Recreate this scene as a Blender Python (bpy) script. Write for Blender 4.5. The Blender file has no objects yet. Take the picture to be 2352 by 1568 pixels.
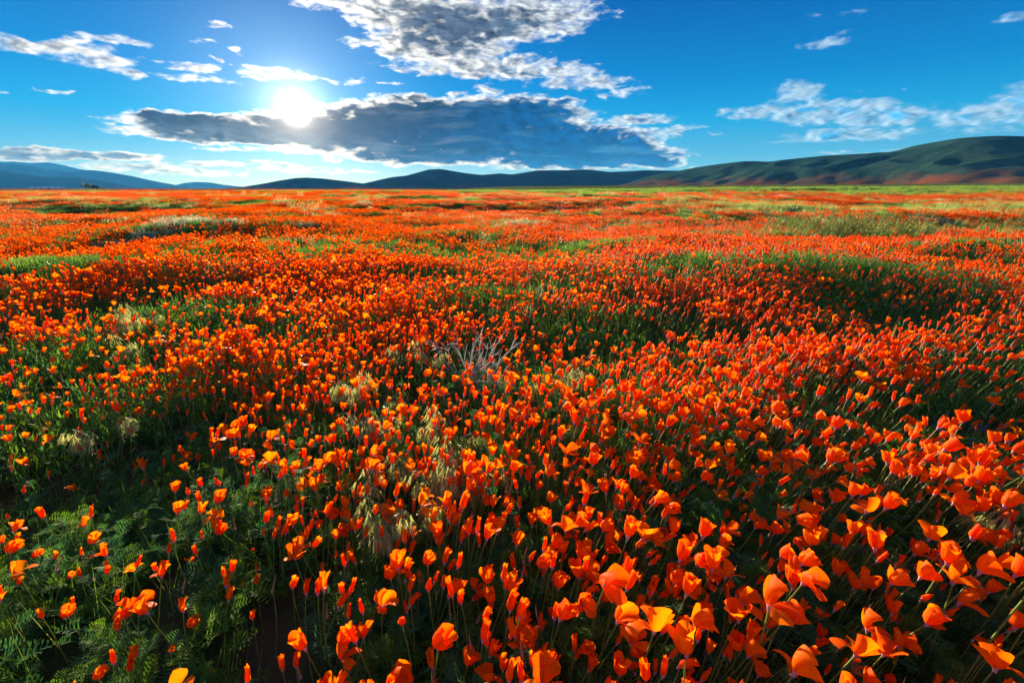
import bpy, math, random
import numpy as np

# ------------------------------------------------------------------ camera / light / sky (tune here)
W0, H0 = 2352.0, 1568.0                 # measuring frame used for the notes below
LENS, CAMZ = 15.5, 1.35
F = LENS / 36.0 * W0
PITCH = math.atan((784 - 433) / F)      # camera tilts down, horizon 433 px from the top
SUN_PX = (678, 252)
SUN_STRENGTH, SUN_COL = 5.0, (1.0, 0.83, 0.62)
SKY_STRENGTH = 0.10
EXPOSURE = 1.75
SKY_GAIN = 0.76
HAZE = 0.000052

S = bpy.context.scene
C = S.collection
cp, sp = math.cos(PITCH), math.sin(PITCH)

def pdir(px, py):
    x, y = (px - W0 / 2) / F, (H0 / 2 - py) / F
    v = np.array([x, cp + y * sp, -sp + y * cp])
    return v / np.linalg.norm(v)

def azel(px, py):
    d = pdir(px, py)
    return math.degrees(math.atan2(d[0], d[1])), math.degrees(math.asin(d[2]))

def gp(px, py, z=0.1):                  # pixel -> point on the plane at height z
    d = pdir(px, py)
    t = (z - CAMZ) / d[2]
    return d[0] * t, d[1] * t

cam = bpy.data.objects.new('camera', bpy.data.cameras.new('camera'))
cam.data.lens, cam.data.sensor_width = LENS, 36.0
cam.data.clip_start, cam.data.clip_end = 0.02, 90000
cam.location = (0, 0, CAMZ)
cam.rotation_euler = (math.pi / 2 - PITCH, 0, 0)
C.objects.link(cam)
S.camera = cam

SD = pdir(*SUN_PX)
SUN_EL, SUN_AZ = math.asin(SD[2]), math.atan2(SD[0], SD[1])
sun = bpy.data.objects.new('sun', bpy.data.lights.new('sun', 'SUN'))
sun.data.energy, sun.data.angle, sun.data.color = SUN_STRENGTH, math.radians(0.6), SUN_COL
sun.rotation_euler = (math.pi / 2 - SUN_EL, 0, math.pi - SUN_AZ)
C.objects.link(sun)

S.view_settings.view_transform = 'Standard'
S.view_settings.look = 'None'
S.view_settings.gamma = 1
S.view_settings.exposure = EXPOSURE
S.render.film_transparent = False
cy = S.cycles
cy.max_bounces, cy.diffuse_bounces, cy.glossy_bounces, cy.transmission_bounces = 6, 4, 1, 4
cy.volume_bounces = 0
cy.sample_clamp_indirect = 4.0
cy.use_denoising = True
cy.caustics_reflective = cy.caustics_refractive = False

world = bpy.data.worlds.new('World')
S.world = world
world.use_nodes = True

class NT:                                # tiny expression helper over a node tree
    def __init__(s, tree):
        s.t = tree
    def n(s, kind, **kw):
        nd = s.t.nodes.new(kind)
        for k, v in kw.items():
            setattr(nd, k, v)
        return nd
    def put(s, sock, v):
        if isinstance(v, bpy.types.NodeSocket):
            s.t.links.new(v, sock)
        elif v is not None:
            sock.default_value = v
    def m(s, op, a, b=None, c=None, clamp=False):
        nd = s.n('ShaderNodeMath', operation=op, use_clamp=clamp)
        for i, v in enumerate((a, b, c)):
            if v is not None:
                s.put(nd.inputs[i], v)
        return nd.outputs[0]
    def v(s, op, a, b=None):
        nd = s.n('ShaderNodeVectorMath', operation=op)
        s.put(nd.inputs[0], a)
        if b is not None:
            if op == 'SCALE':
                s.put(nd.inputs['Scale'], b)
            else:
                s.put(nd.inputs[1], b)
        return nd.outputs['Value'] if op in ('DOT_PRODUCT', 'LENGTH') else nd.outputs[0]
    def mix(s, f, a, b, blend='MIX'):
        nd = s.n('ShaderNodeMix', data_type='RGBA', blend_type=blend)
        s.put(nd.inputs['Factor'], f)
        for k, v in ((6, a), (7, b)):
            s.put(nd.inputs[k], v if isinstance(v, bpy.types.NodeSocket) else (*v, 1))
        return nd.outputs[2]
    def noise(s, vec, scale, detail=4, rough=0.55, out=0, dist=0.0):
        nd = s.n('ShaderNodeTexNoise')
        if vec is not None:
            s.put(nd.inputs['Vector'], vec)
        for k, v in (('Scale', scale), ('Detail', detail), ('Roughness', rough), ('Distortion', dist)):
            nd.inputs[k].default_value = v
        return nd.outputs[out]
    def ss(s, x, lo, hi):                # smoothstep
        nd = s.n('ShaderNodeMapRange', interpolation_type='SMOOTHSTEP')
        s.put(nd.inputs[0], x)
        nd.inputs[1].default_value, nd.inputs[2].default_value = lo, hi
        return nd.outputs[0]
    def comb(s, x, y, z):
        nd = s.n('ShaderNodeCombineXYZ')
        for i, v in enumerate((x, y, z)):
            s.put(nd.inputs[i], v)
        return nd.outputs[0]

# clouds: (px, py, rx, ry, thickness) measured ellipses, turned into azimuth / elevation
CLOUDS = [
 (25,100,60,22,.9),(105,112,80,20,.8),(200,122,80,22,.9),(290,150,60,20,.7),(225,90,55,10,.55),(310,95,40,8,.5),(180,140,70,14,.6),
 (122,206,62,6,.5),(8,210,20,5,.5),(495,60,24,8,.55),(460,97,20,6,.5),(545,118,14,7,.5),(500,140,12,6,.5),(458,157,55,10,.6),(470,181,75,8,.6),
 (640,172,80,15,.6),(590,157,28,9,.55),(700,184,55,7,.5),(760,184,20,5,.45),(822,187,24,8,.55),(890,195,20,4,.4),
 (790,12,110,18,.7),(890,40,110,36,1.2),(1050,60,170,58,2.1),(1000,105,150,36,1.7),(1190,45,150,50,1.5),(1290,20,80,28,.8),(1100,152,190,28,1.1),
 (960,157,70,10,.6),(1250,165,120,22,.9),(1335,188,110,18,.75),(1425,212,50,8,.5),(830,95,55,10,.55),(1405,30,20,12,.45),(1000,20,180,30,1.6),
 (1120,205,36,12,.6),(1045,217,28,6,.5),(975,228,30,6,.45),
 (470,284,180,24,2.6),(420,270,100,13,2.0),(350,310,80,7,1.2),(560,312,240,20,2.8),(800,305,260,42,2.8),(1000,285,260,55,3.0),(1150,270,200,45,2.8),(1200,325,290,48,3.0),
 (1330,360,220,30,3.0),(1490,368,75,20,2.6),(1400,335,120,25,2.8),(1180,240,140,16,1.8),(860,252,80,16,.7),(690,346,190,7,.7),(1000,350,230,30,2.4),(1300,240,40,9,.6),
 (1470,276,70,13,.8),(1560,297,45,9,.6),(1640,309,30,3,.4),
 (1830,215,60,22,.9),(1765,258,100,18,.9),(1890,255,150,30,1.2),(2030,268,150,22,1.1),(1930,310,150,15,1.1),(2270,262,130,34,.95),(2340,225,70,30,.8),
 (1900,95,45,13,.5),(1942,75,30,8,.35),(1945,27,40,6,.33),(2085,203,18,4,.4),(2045,222,20,5,.4),(2345,35,50,10,.3),
 (40,350,75,13,2.0),(200,358,220,9,1.6),(290,384,150,12,1.0),(430,398,120,8,.8),(560,380,190,7,.75),(730,392,150,6,.55),
 (1170,384,50,7,.6),(1560,386,40,4,.4),(1960,350,90,4,.4),
]
def build_world():
    t = world.node_tree
    for nd in list(t.nodes):
        t.nodes.remove(nd)
    N = NT(t)
    out = N.n('ShaderNodeOutputWorld')
    bg = N.n('ShaderNodeBackground')
    t.links.new(bg.outputs[0], out.inputs[0])
    sky = N.n('ShaderNodeTexSky', sky_type='NISHITA', sun_disc=False, sun_elevation=SUN_EL,
              sun_rotation=SUN_AZ, altitude=800, air_density=1.0, dust_density=0.6, ozone_density=2.0)
    d = N.n('ShaderNodeTexCoord').outputs['Generated']
    sx = N.n('ShaderNodeSeparateXYZ')
    t.links.new(d, sx.inputs[0])
    X, Y, Z = sx.outputs
    az = N.m('MULTIPLY', N.m('ARCTAN2', X, Y), 57.29578)
    el = N.m('MULTIPLY', N.m('ARCSINE', Z), 57.29578)
    csr = N.v('DOT_PRODUCT', d, tuple(SD))
    cs = N.m('MAXIMUM', csr, 0.0)
    # sky colour: deep polarised blue overhead, paler toward the horizon; the sky model gives the brightness
    rp = N.n('ShaderNodeValToRGB')
    N.put(rp.inputs[0], N.m('DIVIDE', N.m('ADD', el, 2.0), 62.0, clamp=True))
    cr = rp.color_ramp
    stops = ((0.0, (.085, .17, .23)), (3.5, (.034, .150, .25)), (7, (.003, .135, .28)), (11, (.0, .092, .255)), (18, (.0, .050, .190)), (35, (.001, .046, .20)), (60, (.002, .040, .17)))
    while len(cr.elements) < len(stops):
        cr.elements.new(0.5)
    for e_, (deg, col) in zip(cr.elements, stops):
        e_.position = (deg + 2.0) / 62.0
        e_.color = (*col, 1)
    lum = N.v('DOT_PRODUCT', sky.outputs[0], (.2, .5, .3))
    lum = N.m('MULTIPLY', lum, SKY_STRENGTH)
    lum = N.m('MULTIPLY_ADD', N.m('DIVIDE', lum, N.m('ADD', lum, .25)), 1.0, 0.42)
    base = N.v('SCALE', rp.outputs[0], lum)
    # aureole of the veiled low sun, warm where it lies along the horizon
    hor = N.ss(el, 6.5, 0.0)
    g1 = N.m('MULTIPLY', N.m('POWER', cs, 9000.0), 9.0)
    g2 = N.m('MULTIPLY', N.m('POWER', cs, 800.0), 0.40)
    g3 = N.m('MULTIPLY', N.m('POWER', cs, 90.0), 0.12)
    g4 = N.m('MULTIPLY', N.m('POWER', cs, 16.0), N.m('MULTIPLY_ADD', hor, 0.17, 0.02))
    glow = N.m('ADD', N.m('ADD', g1, g2), g3)
    base = N.v('ADD', base, N.v('SCALE', (0.92, 1.0, 0.90), glow))
    base = N.v('ADD', base, N.v('SCALE', N.mix(hor, (.45, .9, 1.0), (1.0, .80, .45)), g4))
    # clouds
    uv = N.comb(az, el, 0.0)
    pn = N.v('MULTIPLY', uv, (0.10, 0.26, 1.0))
    warp = N.v('SUBTRACT', N.noise(pn, 2.4, 4, 0.6, out=1), (0.5, 0.5, 0.5))
    uvw = N.v('ADD', uv, N.v('MULTIPLY', warp, (6.0, 1.7, 0.0)))
    field = None
    for (px, py, rx, ry, w) in CLOUDS:
        a, e = azel(px, py)
        ra = abs(azel(px + rx, py)[0] - azel(px - rx, py)[0]) / 2 * 1.2
        re = abs(azel(px, py - ry)[1] - azel(px, py + ry)[1]) / 2 * 1.2
        k = math.sqrt(w)
        nd = N.n('ShaderNodeVectorMath', operation='MULTIPLY_ADD')
        N.put(nd.inputs[0], uvw)
        nd.inputs[1].default_value = (k / ra, k / re, 0)
        nd.inputs[2].default_value = (-a * k / ra, -e * k / re, 0)
        b = N.m('SUBTRACT', w, N.v('DOT_PRODUCT', nd.outputs[0], nd.outputs[0]))
        field = b if field is None else N.m('MAXIMUM', field, b)
    # scattered cloud goes on outside the frame, its cover raised for fill light
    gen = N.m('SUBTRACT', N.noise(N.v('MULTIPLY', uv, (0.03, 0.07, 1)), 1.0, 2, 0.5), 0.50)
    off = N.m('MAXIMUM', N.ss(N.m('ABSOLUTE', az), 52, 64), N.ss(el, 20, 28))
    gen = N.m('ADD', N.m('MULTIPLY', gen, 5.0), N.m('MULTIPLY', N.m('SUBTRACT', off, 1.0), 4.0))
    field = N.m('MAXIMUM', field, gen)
    field = N.m('MAXIMUM', field, -1.3)
    n1 = N.noise(pn, 5.0, 6, 0.54, dist=0.35)
    to_sun = (math.degrees(SUN_AZ) , math.degrees(SUN_EL), 0.0)
    sd_ = N.v('SUBTRACT', to_sun, uv)
    sd_ = N.v('MULTIPLY', N.v('NORMALIZE', sd_), (0.045, 0.085, 0.0))
    n1s = N.noise(N.v('ADD', pn, sd_), 5.0, 4, 0.52, dist=0.35)
    relief = N.m('SUBTRACT', n1, n1s)                      # + : the side turned to the sun
    n2 = N.m('SUBTRACT', N.noise(N.v('ADD', pn, (7.3, 2.1, 4.0)), 17.0, 4, 0.62), 0.5)
    tt = N.m('ADD', field, N.m('ADD', N.m('MULTIPLY', N.m('SUBTRACT', n1, 0.5), 2.7), N.m('MULTIPLY', n2, 0.5)))
    alpha = N.ss(tt, -0.05, 1.0)
    n3 = N.m('SUBTRACT', N.noise(N.v('ADD', pn, (3.1, 9.4, 1.0)), 5.0, 4, 0.52, dist=.5), 0.5)
    core = N.ss(N.m('ADD', N.m('SUBTRACT', tt, N.m('MULTIPLY', relief, 2.4)), N.m('MULTIPLY', n3, 2.6)), 0.35, 1.75)
    near = N.m('POWER', cs, 8.0)
    lit = N.mix(N.ss(az, 14.0, 28.0), N.mix(near, (0.30, 0.35, 0.40), (0.40, 0.39, 0.36)), (0.17, 0.25, 0.33))
    lit = N.mix(N.ss(csr, 0.35, -0.5), lit, (0.62, 0.56, 0.48))   # clouds opposite the sun, out of view, brightened as warm fill light
    lit = N.v('SCALE', lit, N.m('MULTIPLY_ADD', relief, 1.6, 1.0))
    lit = N.v('ADD', lit, N.v('SCALE', (1.0, 0.93, 0.82), N.m('MULTIPLY', N.m('POWER', cs, 40.0), 0.38)))
    dark_l = N.mix(N.ss(az, -14.0, 6.0), (0.006, 0.010, 0.020), (0.000, 0.024, 0.090))
    dark = N.mix(N.ss(el, 10.0, 13.5), dark_l, (0.036, 0.050, 0.075))
    dark = N.mix(N.ss(az, 18.0, 30.0), dark, (0.02, 0.13, 0.26))
    dark = N.mix(N.m('MULTIPLY', N.ss(az, -14.0, -30.0), N.ss(el, 7.0, 4.0)), dark, (0.065, 0.085, 0.095))
    dark = N.v('SCALE', dark, N.m('MAXIMUM', N.m('MULTIPLY_ADD', n3, 3.0, N.m('MULTIPLY_ADD', relief, 3.0, 1.0)), 0.25))
    strk = N.noise(N.v('MULTIPLY', uv, (0.11, 0.75, 1.0)), 1.0, 4, 0.55, dist=.6)   # thin layers inside the thick bank
    dark = N.mix(N.m('MULTIPLY', N.ss(strk, .50, .72), .55), dark, N.mix(N.ss(az, -12.0, 8.0), (0.085, 0.10, 0.125), (0.03, 0.12, 0.22)))
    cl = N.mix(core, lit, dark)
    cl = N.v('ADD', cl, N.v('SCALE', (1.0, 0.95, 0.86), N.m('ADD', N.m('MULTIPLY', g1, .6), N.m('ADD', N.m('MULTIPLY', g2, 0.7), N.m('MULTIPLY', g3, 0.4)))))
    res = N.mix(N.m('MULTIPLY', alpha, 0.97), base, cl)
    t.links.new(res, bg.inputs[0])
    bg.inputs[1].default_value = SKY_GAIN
    world.cycles.sampling_method = 'MANUAL'
    world.cycles.sample_map_resolution = 1024
build_world()

# ------------------------------------------------------------------ helpers
rng = np.random.default_rng(11)
random.seed(5)

def tag(o, label=None, cat=None, group=None, kind=None):
    for k, v in (('label', label), ('category', cat), ('group', group), ('kind', kind)):
        if v:
            o[k] = v
    return o

def mesh(name, v, f, mats=(), mi=None, smooth=True):
    me = bpy.data.meshes.new(name)
    me.from_pydata([tuple(map(float, p)) for p in v], [], [tuple(q) for q in f])
    for m_ in mats:
        me.materials.append(m_)
    if mi is not None:
        me.polygons.foreach_set('material_index', np.asarray(mi, dtype=np.int32))
    if smooth:
        me.polygons.foreach_set('use_smooth', np.ones(len(me.polygons), dtype=bool))
    me.update()
    return me

def link(o, parent=None):
    C.objects.link(o)
    if parent:
        o.parent = parent
    return o

def obj(name, me, parent=None):
    return link(bpy.data.objects.new(name, me), parent)

def empty(name, loc, rot=(0, 0, 0), sc=1.0):
    o = bpy.data.objects.new(name, None)
    o.empty_display_size = 0.05
    o.location, o.rotation_euler, o.scale = loc, rot, (sc, sc, sc)
    return link(o)

class G:                                 # geometry collector
    def __init__(s):
        s.v, s.f, s.mi = [], [], []
    def add(s, v, f, m=0):
        o = len(s.v)
        s.v += [tuple(p) for p in v]
        s.f += [tuple(i + o for i in q) for q in f]
        s.mi += [m] * len(f)
    def tube(s, pts, r0, r1, sides=5, m=0, cap=False):
        pts = [np.array(p, float) for p in pts]
        n = len(pts)
        v, f = [], []
        for i, p in enumerate(pts):
            t = pts[min(i + 1, n - 1)] - pts[max(i - 1, 0)]
            t /= (np.linalg.norm(t) + 1e-9)
            a = np.cross(t, (0.3, 0.9, 0.2)); a /= (np.linalg.norm(a) + 1e-9)
            b = np.cross(t, a)
            r = r0 + (r1 - r0) * i / (n - 1)
            for k in range(sides):
                th = 2 * math.pi * k / sides
                v.append(p + r * (math.cos(th) * a + math.sin(th) * b))
        for i in range(n - 1):
            for k in range(sides):
                k2 = (k + 1) % sides
                f.append((i * sides + k, i * sides + k2, (i + 1) * sides + k2, (i + 1) * sides + k))
        if cap:
            f.append(tuple(range((n - 1) * sides, n * sides)))
        s.add(v, f, m)
    def blade(s, pts, w, m=0, up=(0, 0, 1)):          # tapering flat ribbon through pts
        pts = [np.array(p, float) for p in pts]
        n = len(pts)
        t = pts[-1] - pts[0]
        side = np.cross(t, up); L = np.linalg.norm(side)
        side = np.array((1, 0, 0)) if L < 1e-6 else side / L
        v, f = [], []
        for i, p in enumerate(pts[:-1]):
            ww = w * (1 - 0.75 * i / (n - 1)) * 0.5
            v += [p - side * ww, p + side * ww]
        v.append(pts[-1])
        for i in range(n - 2):
            f.append((2 * i, 2 * i + 1, 2 * i + 3, 2 * i + 2))
        f.append((2 * n - 4, 2 * n - 3, 2 * n - 2))
        s.add(v, f, m)
    def me(s, name, mats, smooth=True):
        return mesh(name, s.v, s.f, mats, s.mi, smooth)

def _h(i, j, seed):
    n = (i * 374761393 + j * 668265263 + seed * 1442695041) & 0xFFFFFFFF
    n = ((n ^ (n >> 13)) * 1274126177) & 0xFFFFFFFF
    return ((n ^ (n >> 16)) & 0xFFFF) / 65535.0
def vn(x, y, seed=0):                    # value noise 0..1
    x, y = np.asarray(x, float), np.asarray(y, float)
    i, j = np.floor(x).astype(np.int64), np.floor(y).astype(np.int64)
    u, v = x - i, y - j
    u, v = u * u * (3 - 2 * u), v * v * (3 - 2 * v)
    a, b, c, d = _h(i, j, seed), _h(i + 1, j, seed), _h(i, j + 1, seed), _h(i + 1, j + 1, seed)
    return (a * (1 - u) + b * u) * (1 - v) + (c * (1 - u) + d * u) * v
def fbm(x, y, seed=0, o=3):
    s, a, t = 0, 1, 0
    for k in range(o):
        s = s + a * vn(np.asarray(x) * 2 ** k + 17.3 * k, np.asarray(y) * 2 ** k - 9.1 * k, seed + k)
        t += a; a *= 0.5
    return s / t
def sst(x, lo, hi):
    t = np.clip((np.asarray(x, float) - lo) / (hi - lo), 0, 1)
    return t * t * (3 - 2 * t)

# ------------------------------------------------------------------ terrain
BUMPS = []                               # (x, y, rx, ry, height)
for px, py, rx, ry, h in ((200,1130,.42,.26,-.10),(470,1000,.35,.30,-.07),(1850,655,1.5,.8,.22),(1450,640,1.0,.7,.08),(2240,600,1.3,.8,.15),
                          (430,535,1.7,.9,.30),(600,530,1.2,.8,.16),(700,520,1.6,.9,.10),(1190,505,1.2,.7,.20),(1290,800,.5,.35,-.06),(2260,1000,.4,.3,-.08),
                          (1300,1080,1.6,.6,.07),(640,1130,.35,.25,.04),(150,640,1.2,.5,.10),(1010,540,1.5,.7,.14),(840,480,2.0,1.0,.2),
                          (2090,500,2.2,1.0,.18),(1500,560,1.5,.6,.1),(450,720,.9,.4,.07),(1080,690,.9,.4,.06)):
    BUMPS.append((*gp(px, py, 0.12), rx * 1.4, ry * 1.4, h * 1.25))
def hz(x, y):
    x, y = np.asarray(x, float), np.asarray(y, float)
    r = np.hypot(x, y)
    z = (.05 + .05 * sst(r, 2, 5)) * (fbm(x / 1.0, y / 0.8, 3) - .5) + 0.30 * (vn(x / 3.3, y / 2.4, 9) - .5) * sst(r, 2.2, 7.0)
    z = z + 0.80 * (vn(x / 12.0, y / 7.0, 21) - .5) * sst(r, 7, 22)
    z = z * (1 - sst(r, 300, 900))
    for bx, by, rx, ry, h in BUMPS:
        z = z + h * np.exp(-((x - bx) / rx) ** 2 - ((y - by) / ry) ** 2)
    # the plain tips up slowly toward the hills on the right
    a = x * 0.80 + y * 0.60
    z = z + 5.5 * sst(a, 45, 620) * sst(x + 0.12 * y, 0, 120)
    z = z + 0.45 * np.exp(-((y - (128 - .12 * x)) / 5.0) ** 2) * sst(x, 8, 30) * (1 - sst(x, 160, 240))
    return z

GAPS = []
for px, py, r, a in ((230,1140,.20,.97),(90,1120,.20,.93),(360,1150,.17,.97),(330,1235,.13,.95),(440,1200,.11,.95),(480,985,.20,.80),(410,1010,.17,.85),(300,1050,.2,.85),(180,1200,.18,.9),
                     (2250,1000,.30,.75),(2335,1090,.22,.85),(2160,960,.28,.75),(2330,1250,.18,.7),(1950,1230,.16,.5),(1850,1000,.2,.5),(1280,790,.40,.75),(1060,740,.40,.65),(1400,810,.25,.6),
                     (1105,860,.22,.6),(1600,640,.5,.6),(880,640,.5,.5),(560,560,.9,.7),(430,530,1.4,.85),(700,600,.5,.5),(1185,490,1.2,.8),
                     (1560,1290,.10,.8),(1200,1230,.10,.7),(1500,770,.3,.5),(1790,530,1.1,.9),(1880,525,1.3,.95),(1970,525,1.3,.95),(2050,530,1.0,.9),(690,485,1.2,.5),(150,650,.6,.45),(40,620,.5,.4),(940,560,.8,.6),(1330,560,.8,.6),(1700,600,.5,.6),(2150,560,.9,.6),(640,780,.3,.55),(300,720,.35,.6),(2100,760,.5,.5)):
    GAPS.append((*gp(px, py, 0.12), r * 1.45, a))
DENSE = [(*gp(px, py, .2), r, a) for px, py, r, a in ((1150,1010,.75,.35),(1500,1000,.8,.4),(1650,1180,.55,.25),(1750,1420,.40,.15),(1250,1430,.30,.15),(2050,1330,.45,.10),(800,1080,.45,.25),(2000,850,.9,.25),(700,1180,.25,.3),(950,1400,.25,.2))]
def cover(x, y):                         # how densely the poppies stand, 0..1
    x, y = np.asarray(x, float), np.asarray(y, float)
    r = np.hypot(x, y)
    c = 0.22 + 1.0 * sst(fbm(x / 1.0, y / 0.7, 31), .36, .66)
    c = c * (.42 + .62 * sst(fbm(x / 2.6, y / 1.5, 37), .36, .54) * sst(r, 1.5, 4) + .62 * (1 - sst(r, 1.5, 4)))
    far = sst(r, 14, 36)
    c = c * (1 - far) + far * (0.10 + 0.95 * sst(fbm(x / 5.0, y / 3.0, 41), .38, .60))
    for gx, gy, gr, a in GAPS:
        c = c * (1 - a * np.exp(-(((x - gx) / gr) ** 2 + ((y - gy) / (gr * .9)) ** 2) ** 1.5))
    for bx, by, br, a in DENSE:
        c = c + a * np.exp(-((x - bx) / br) ** 2 - ((y - by) / (br * .7)) ** 2)
    # grassland takes over beyond the orange on the right
    gr = sst(y * .9 + x * .45, 88, 104) * sst(x + .16 * y, 2, 18)
    gr2 = sst(x - .35 * y, 0, 5) * sst(r, 19, 24) * (1 - sst(r, 44, 52)) * sst(fbm(x / 9, y / 5, 77), .42, .56)
    c = c * (1 - .93 * gr) * (1 - .85 * gr2)
    return np.clip(c, 0, 1)

# ------------------------------------------------------------------ materials
def mat(name):
    m_ = bpy.data.materials.new(name)
    m_.use_nodes = True
    m_.node_tree.nodes.clear()
    return m_, NT(m_.node_tree)

def leafy(name, cols, trans, tfac=0.45, rough=0.5, spec=0.3, hue=0.0, val=0.25, scale=40.0, vein=0.0):
    """thin translucent plant tissue; colour wanders over each plant and between plants"""
    m_, N = mat(name)
    rnd = N.n('ShaderNodeObjectInfo').outputs['Random']
    pos = N.n('ShaderNodeTexCoord').outputs['Object']
    nz = N.noise(pos, scale, 3)
    f = N.m('ADD', N.m('MULTIPLY', rnd, 0.55), N.m('MULTIPLY', nz, 0.45), clamp=True)
    col = N.mix(f, cols[0], cols[1])
    hs = N.n('ShaderNodeHueSaturation')
    N.put(hs.inputs['Hue'], N.m('MULTIPLY_ADD', rnd, hue, 0.5 - hue / 2))
    N.put(hs.inputs['Value'], N.m('MULTIPLY_ADD', nz, val * 2, 1 - val))
    N.put(hs.inputs['Color'], col)
    p = N.n('ShaderNodeBsdfPrincipled')
    if vein:                                           # fine ribs running up the petal
        rib = N.noise(N.v('MULTIPLY', pos, (620, 620, 42)), 1.0, 2, .5)
        N.put(hs.inputs['Saturation'], 1.0)
        N.put(hs.inputs['Value'], N.m('ADD', N.m('MULTIPLY_ADD', nz, val * 2, 1 - val), N.m('MULTIPLY', N.m('SUBTRACT', rib, .5), vein)))
        bp = N.n('ShaderNodeBump'); bp.inputs['Strength'].default_value = .35; bp.inputs['Distance'].default_value = .0008
        N.put(bp.inputs['Height'], rib); N.t.links.new(bp.outputs[0], p.inputs['Normal'])
    N.put(p.inputs['Base Color'], hs.outputs[0])
    p.inputs['Roughness'].default_value = rough
    p.inputs['Specular IOR Level'].default_value = spec
    tr = N.n('ShaderNodeBsdfTranslucent')
    N.put(tr.inputs[0], N.mix(1.0, hs.outputs[0], trans, 'MULTIPLY'))
    mx = N.n('ShaderNodeMixShader')
    mx.inputs[0].default_value = tfac
    N.t.links.new(p.outputs[0], mx.inputs[1]); N.t.links.new(tr.outputs[0], mx.inputs[2])
    o = N.n('ShaderNodeOutputMaterial')
    N.t.links.new(mx.outputs[0], o.inputs[0])
    return m_

M = {}
M['petal'] = leafy('petal_orange', ((0.82, 0.085, 0.002), (0.90, 0.150, 0.003)), (1.2, 1.6, 0.6), 0.52, 0.5, 0.06, 0.014, 0.18, 60, 0.8)
M['faded'] = leafy('petal_faded', ((0.75, 0.20, 0.09), (0.80, 0.30, 0.18)), (1, 1, 1), 0.4, 0.6, 0.2)
M['stem'] = leafy('stem_green', ((0.16, 0.27, 0.05), (0.24, 0.33, 0.07)), (1.2, 1.2, 0.7), 0.3, 0.4, 0.4)
M['rim'] = leafy('rim_pink', ((0.50, 0.24, 0.34), (0.60, 0.36, 0.48)), (1, 1, 1), 0.3, 0.5, 0.3)
M['pod'] = leafy('seed_pod', ((0.30, 0.28, 0.10), (0.45, 0.26, 0.17)), (1.1, 1.0, 0.8), 0.3, 0.5, 0.3)
M['fern'] = leafy('fern_leaf', ((0.065, 0.175, 0.035), (0.15, 0.25, 0.035)), (1.6, 1.7, 0.5), 0.5, 0.65, 0.08, 0.03, 0.3, 25)
M['fern_blue'] = leafy('fern_leaf_bluish', ((0.045, 0.155, 0.080), (0.08, 0.20, 0.07)), (1.4, 1.6, 0.7), 0.48, 0.65, 0.08, 0.03, 0.3, 25)
M['grass'] = leafy('grass_blade', ((0.10, 0.16, 0.05), (0.19, 0.23, 0.08)), (1.3, 1.3, 0.7), 0.4, 0.4, 0.4, 0.02)
M['awn'] = leafy('grass_awn', ((0.34, 0.42, 0.17), (0.54, 0.54, 0.28)), (1.2, 1.2, 0.8), 0.45, 0.4, 0.4)
M['straw'] = leafy('dry_straw', ((0.42, 0.34, 0.16), (0.55, 0.46, 0.24)), (1.1, 1.1, 0.9), 0.4, 0.5, 0.3)
M['twig'] = leafy('grey_twig', ((0.58, 0.62, 0.58), (0.74, 0.77, 0.70)), (1, 1, 1), 0.15, 0.6, 0.3)
M['sage'] = leafy('sage_leaf', ((0.26, 0.33, 0.25), (0.48, 0.52, 0.42)), (1.1, 1.15, 0.9), 0.45, 0.6, 0.3)
M['fiddle'] = leafy('fiddleneck_green', ((0.22, 0.33, 0.11), (0.34, 0.42, 0.17)), (1.2, 1.2, 0.7), 0.42, 0.5, 0.3)
M['fiddle_head'] = leafy('fiddleneck_head', ((0.20, 0.14, 0.02), (0.55, 0.36, 0.02)), (1.1, 1.1, 0.5), 0.3, 0.5, 0.3)
M['gold'] = leafy('goldfield_yellow', ((0.80, 0.52, 0.01), (0.85, 0.62, 0.02)), (1, 1, 1), 0.35)
M['lupine'] = leafy('lupine_blue', ((0.05, 0.08, 0.55), (0.12, 0.13, 0.65)), (1, 1, 1), 0.3)
M['lilac'] = leafy('lilac_bloom', ((0.45, 0.33, 0.60), (0.60, 0.50, 0.70)), (1, 1, 1), 0.3)
M['wood'] = leafy('tree_bark', ((0.06, 0.045, 0.03), (0.09, 0.07, 0.05)), (1, 1, 1), 0.0, 0.9, 0.1)
M['treeleaf'] = leafy('tree_leaf', ((0.03, 0.06, 0.03), (0.05, 0.085, 0.04)), (1.2, 1.3, 0.6), 0.3)
M['paint'] = leafy('pale_paint', ((0.7, 0.72, 0.72), (0.75, 0.76, 0.75)), (1, 1, 1), 0.0)
M['roof'] = leafy('roof_metal', ((0.55, 0.57, 0.58), (0.6, 0.62, 0.62)), (1, 1, 1), 0.0, 0.4, 0.5)
M['pane'] = leafy('dark_pane', ((0.03, 0.04, 0.05), (0.04, 0.05, 0.06)), (1, 1, 1), 0.0, 0.15, 0.6)

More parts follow.
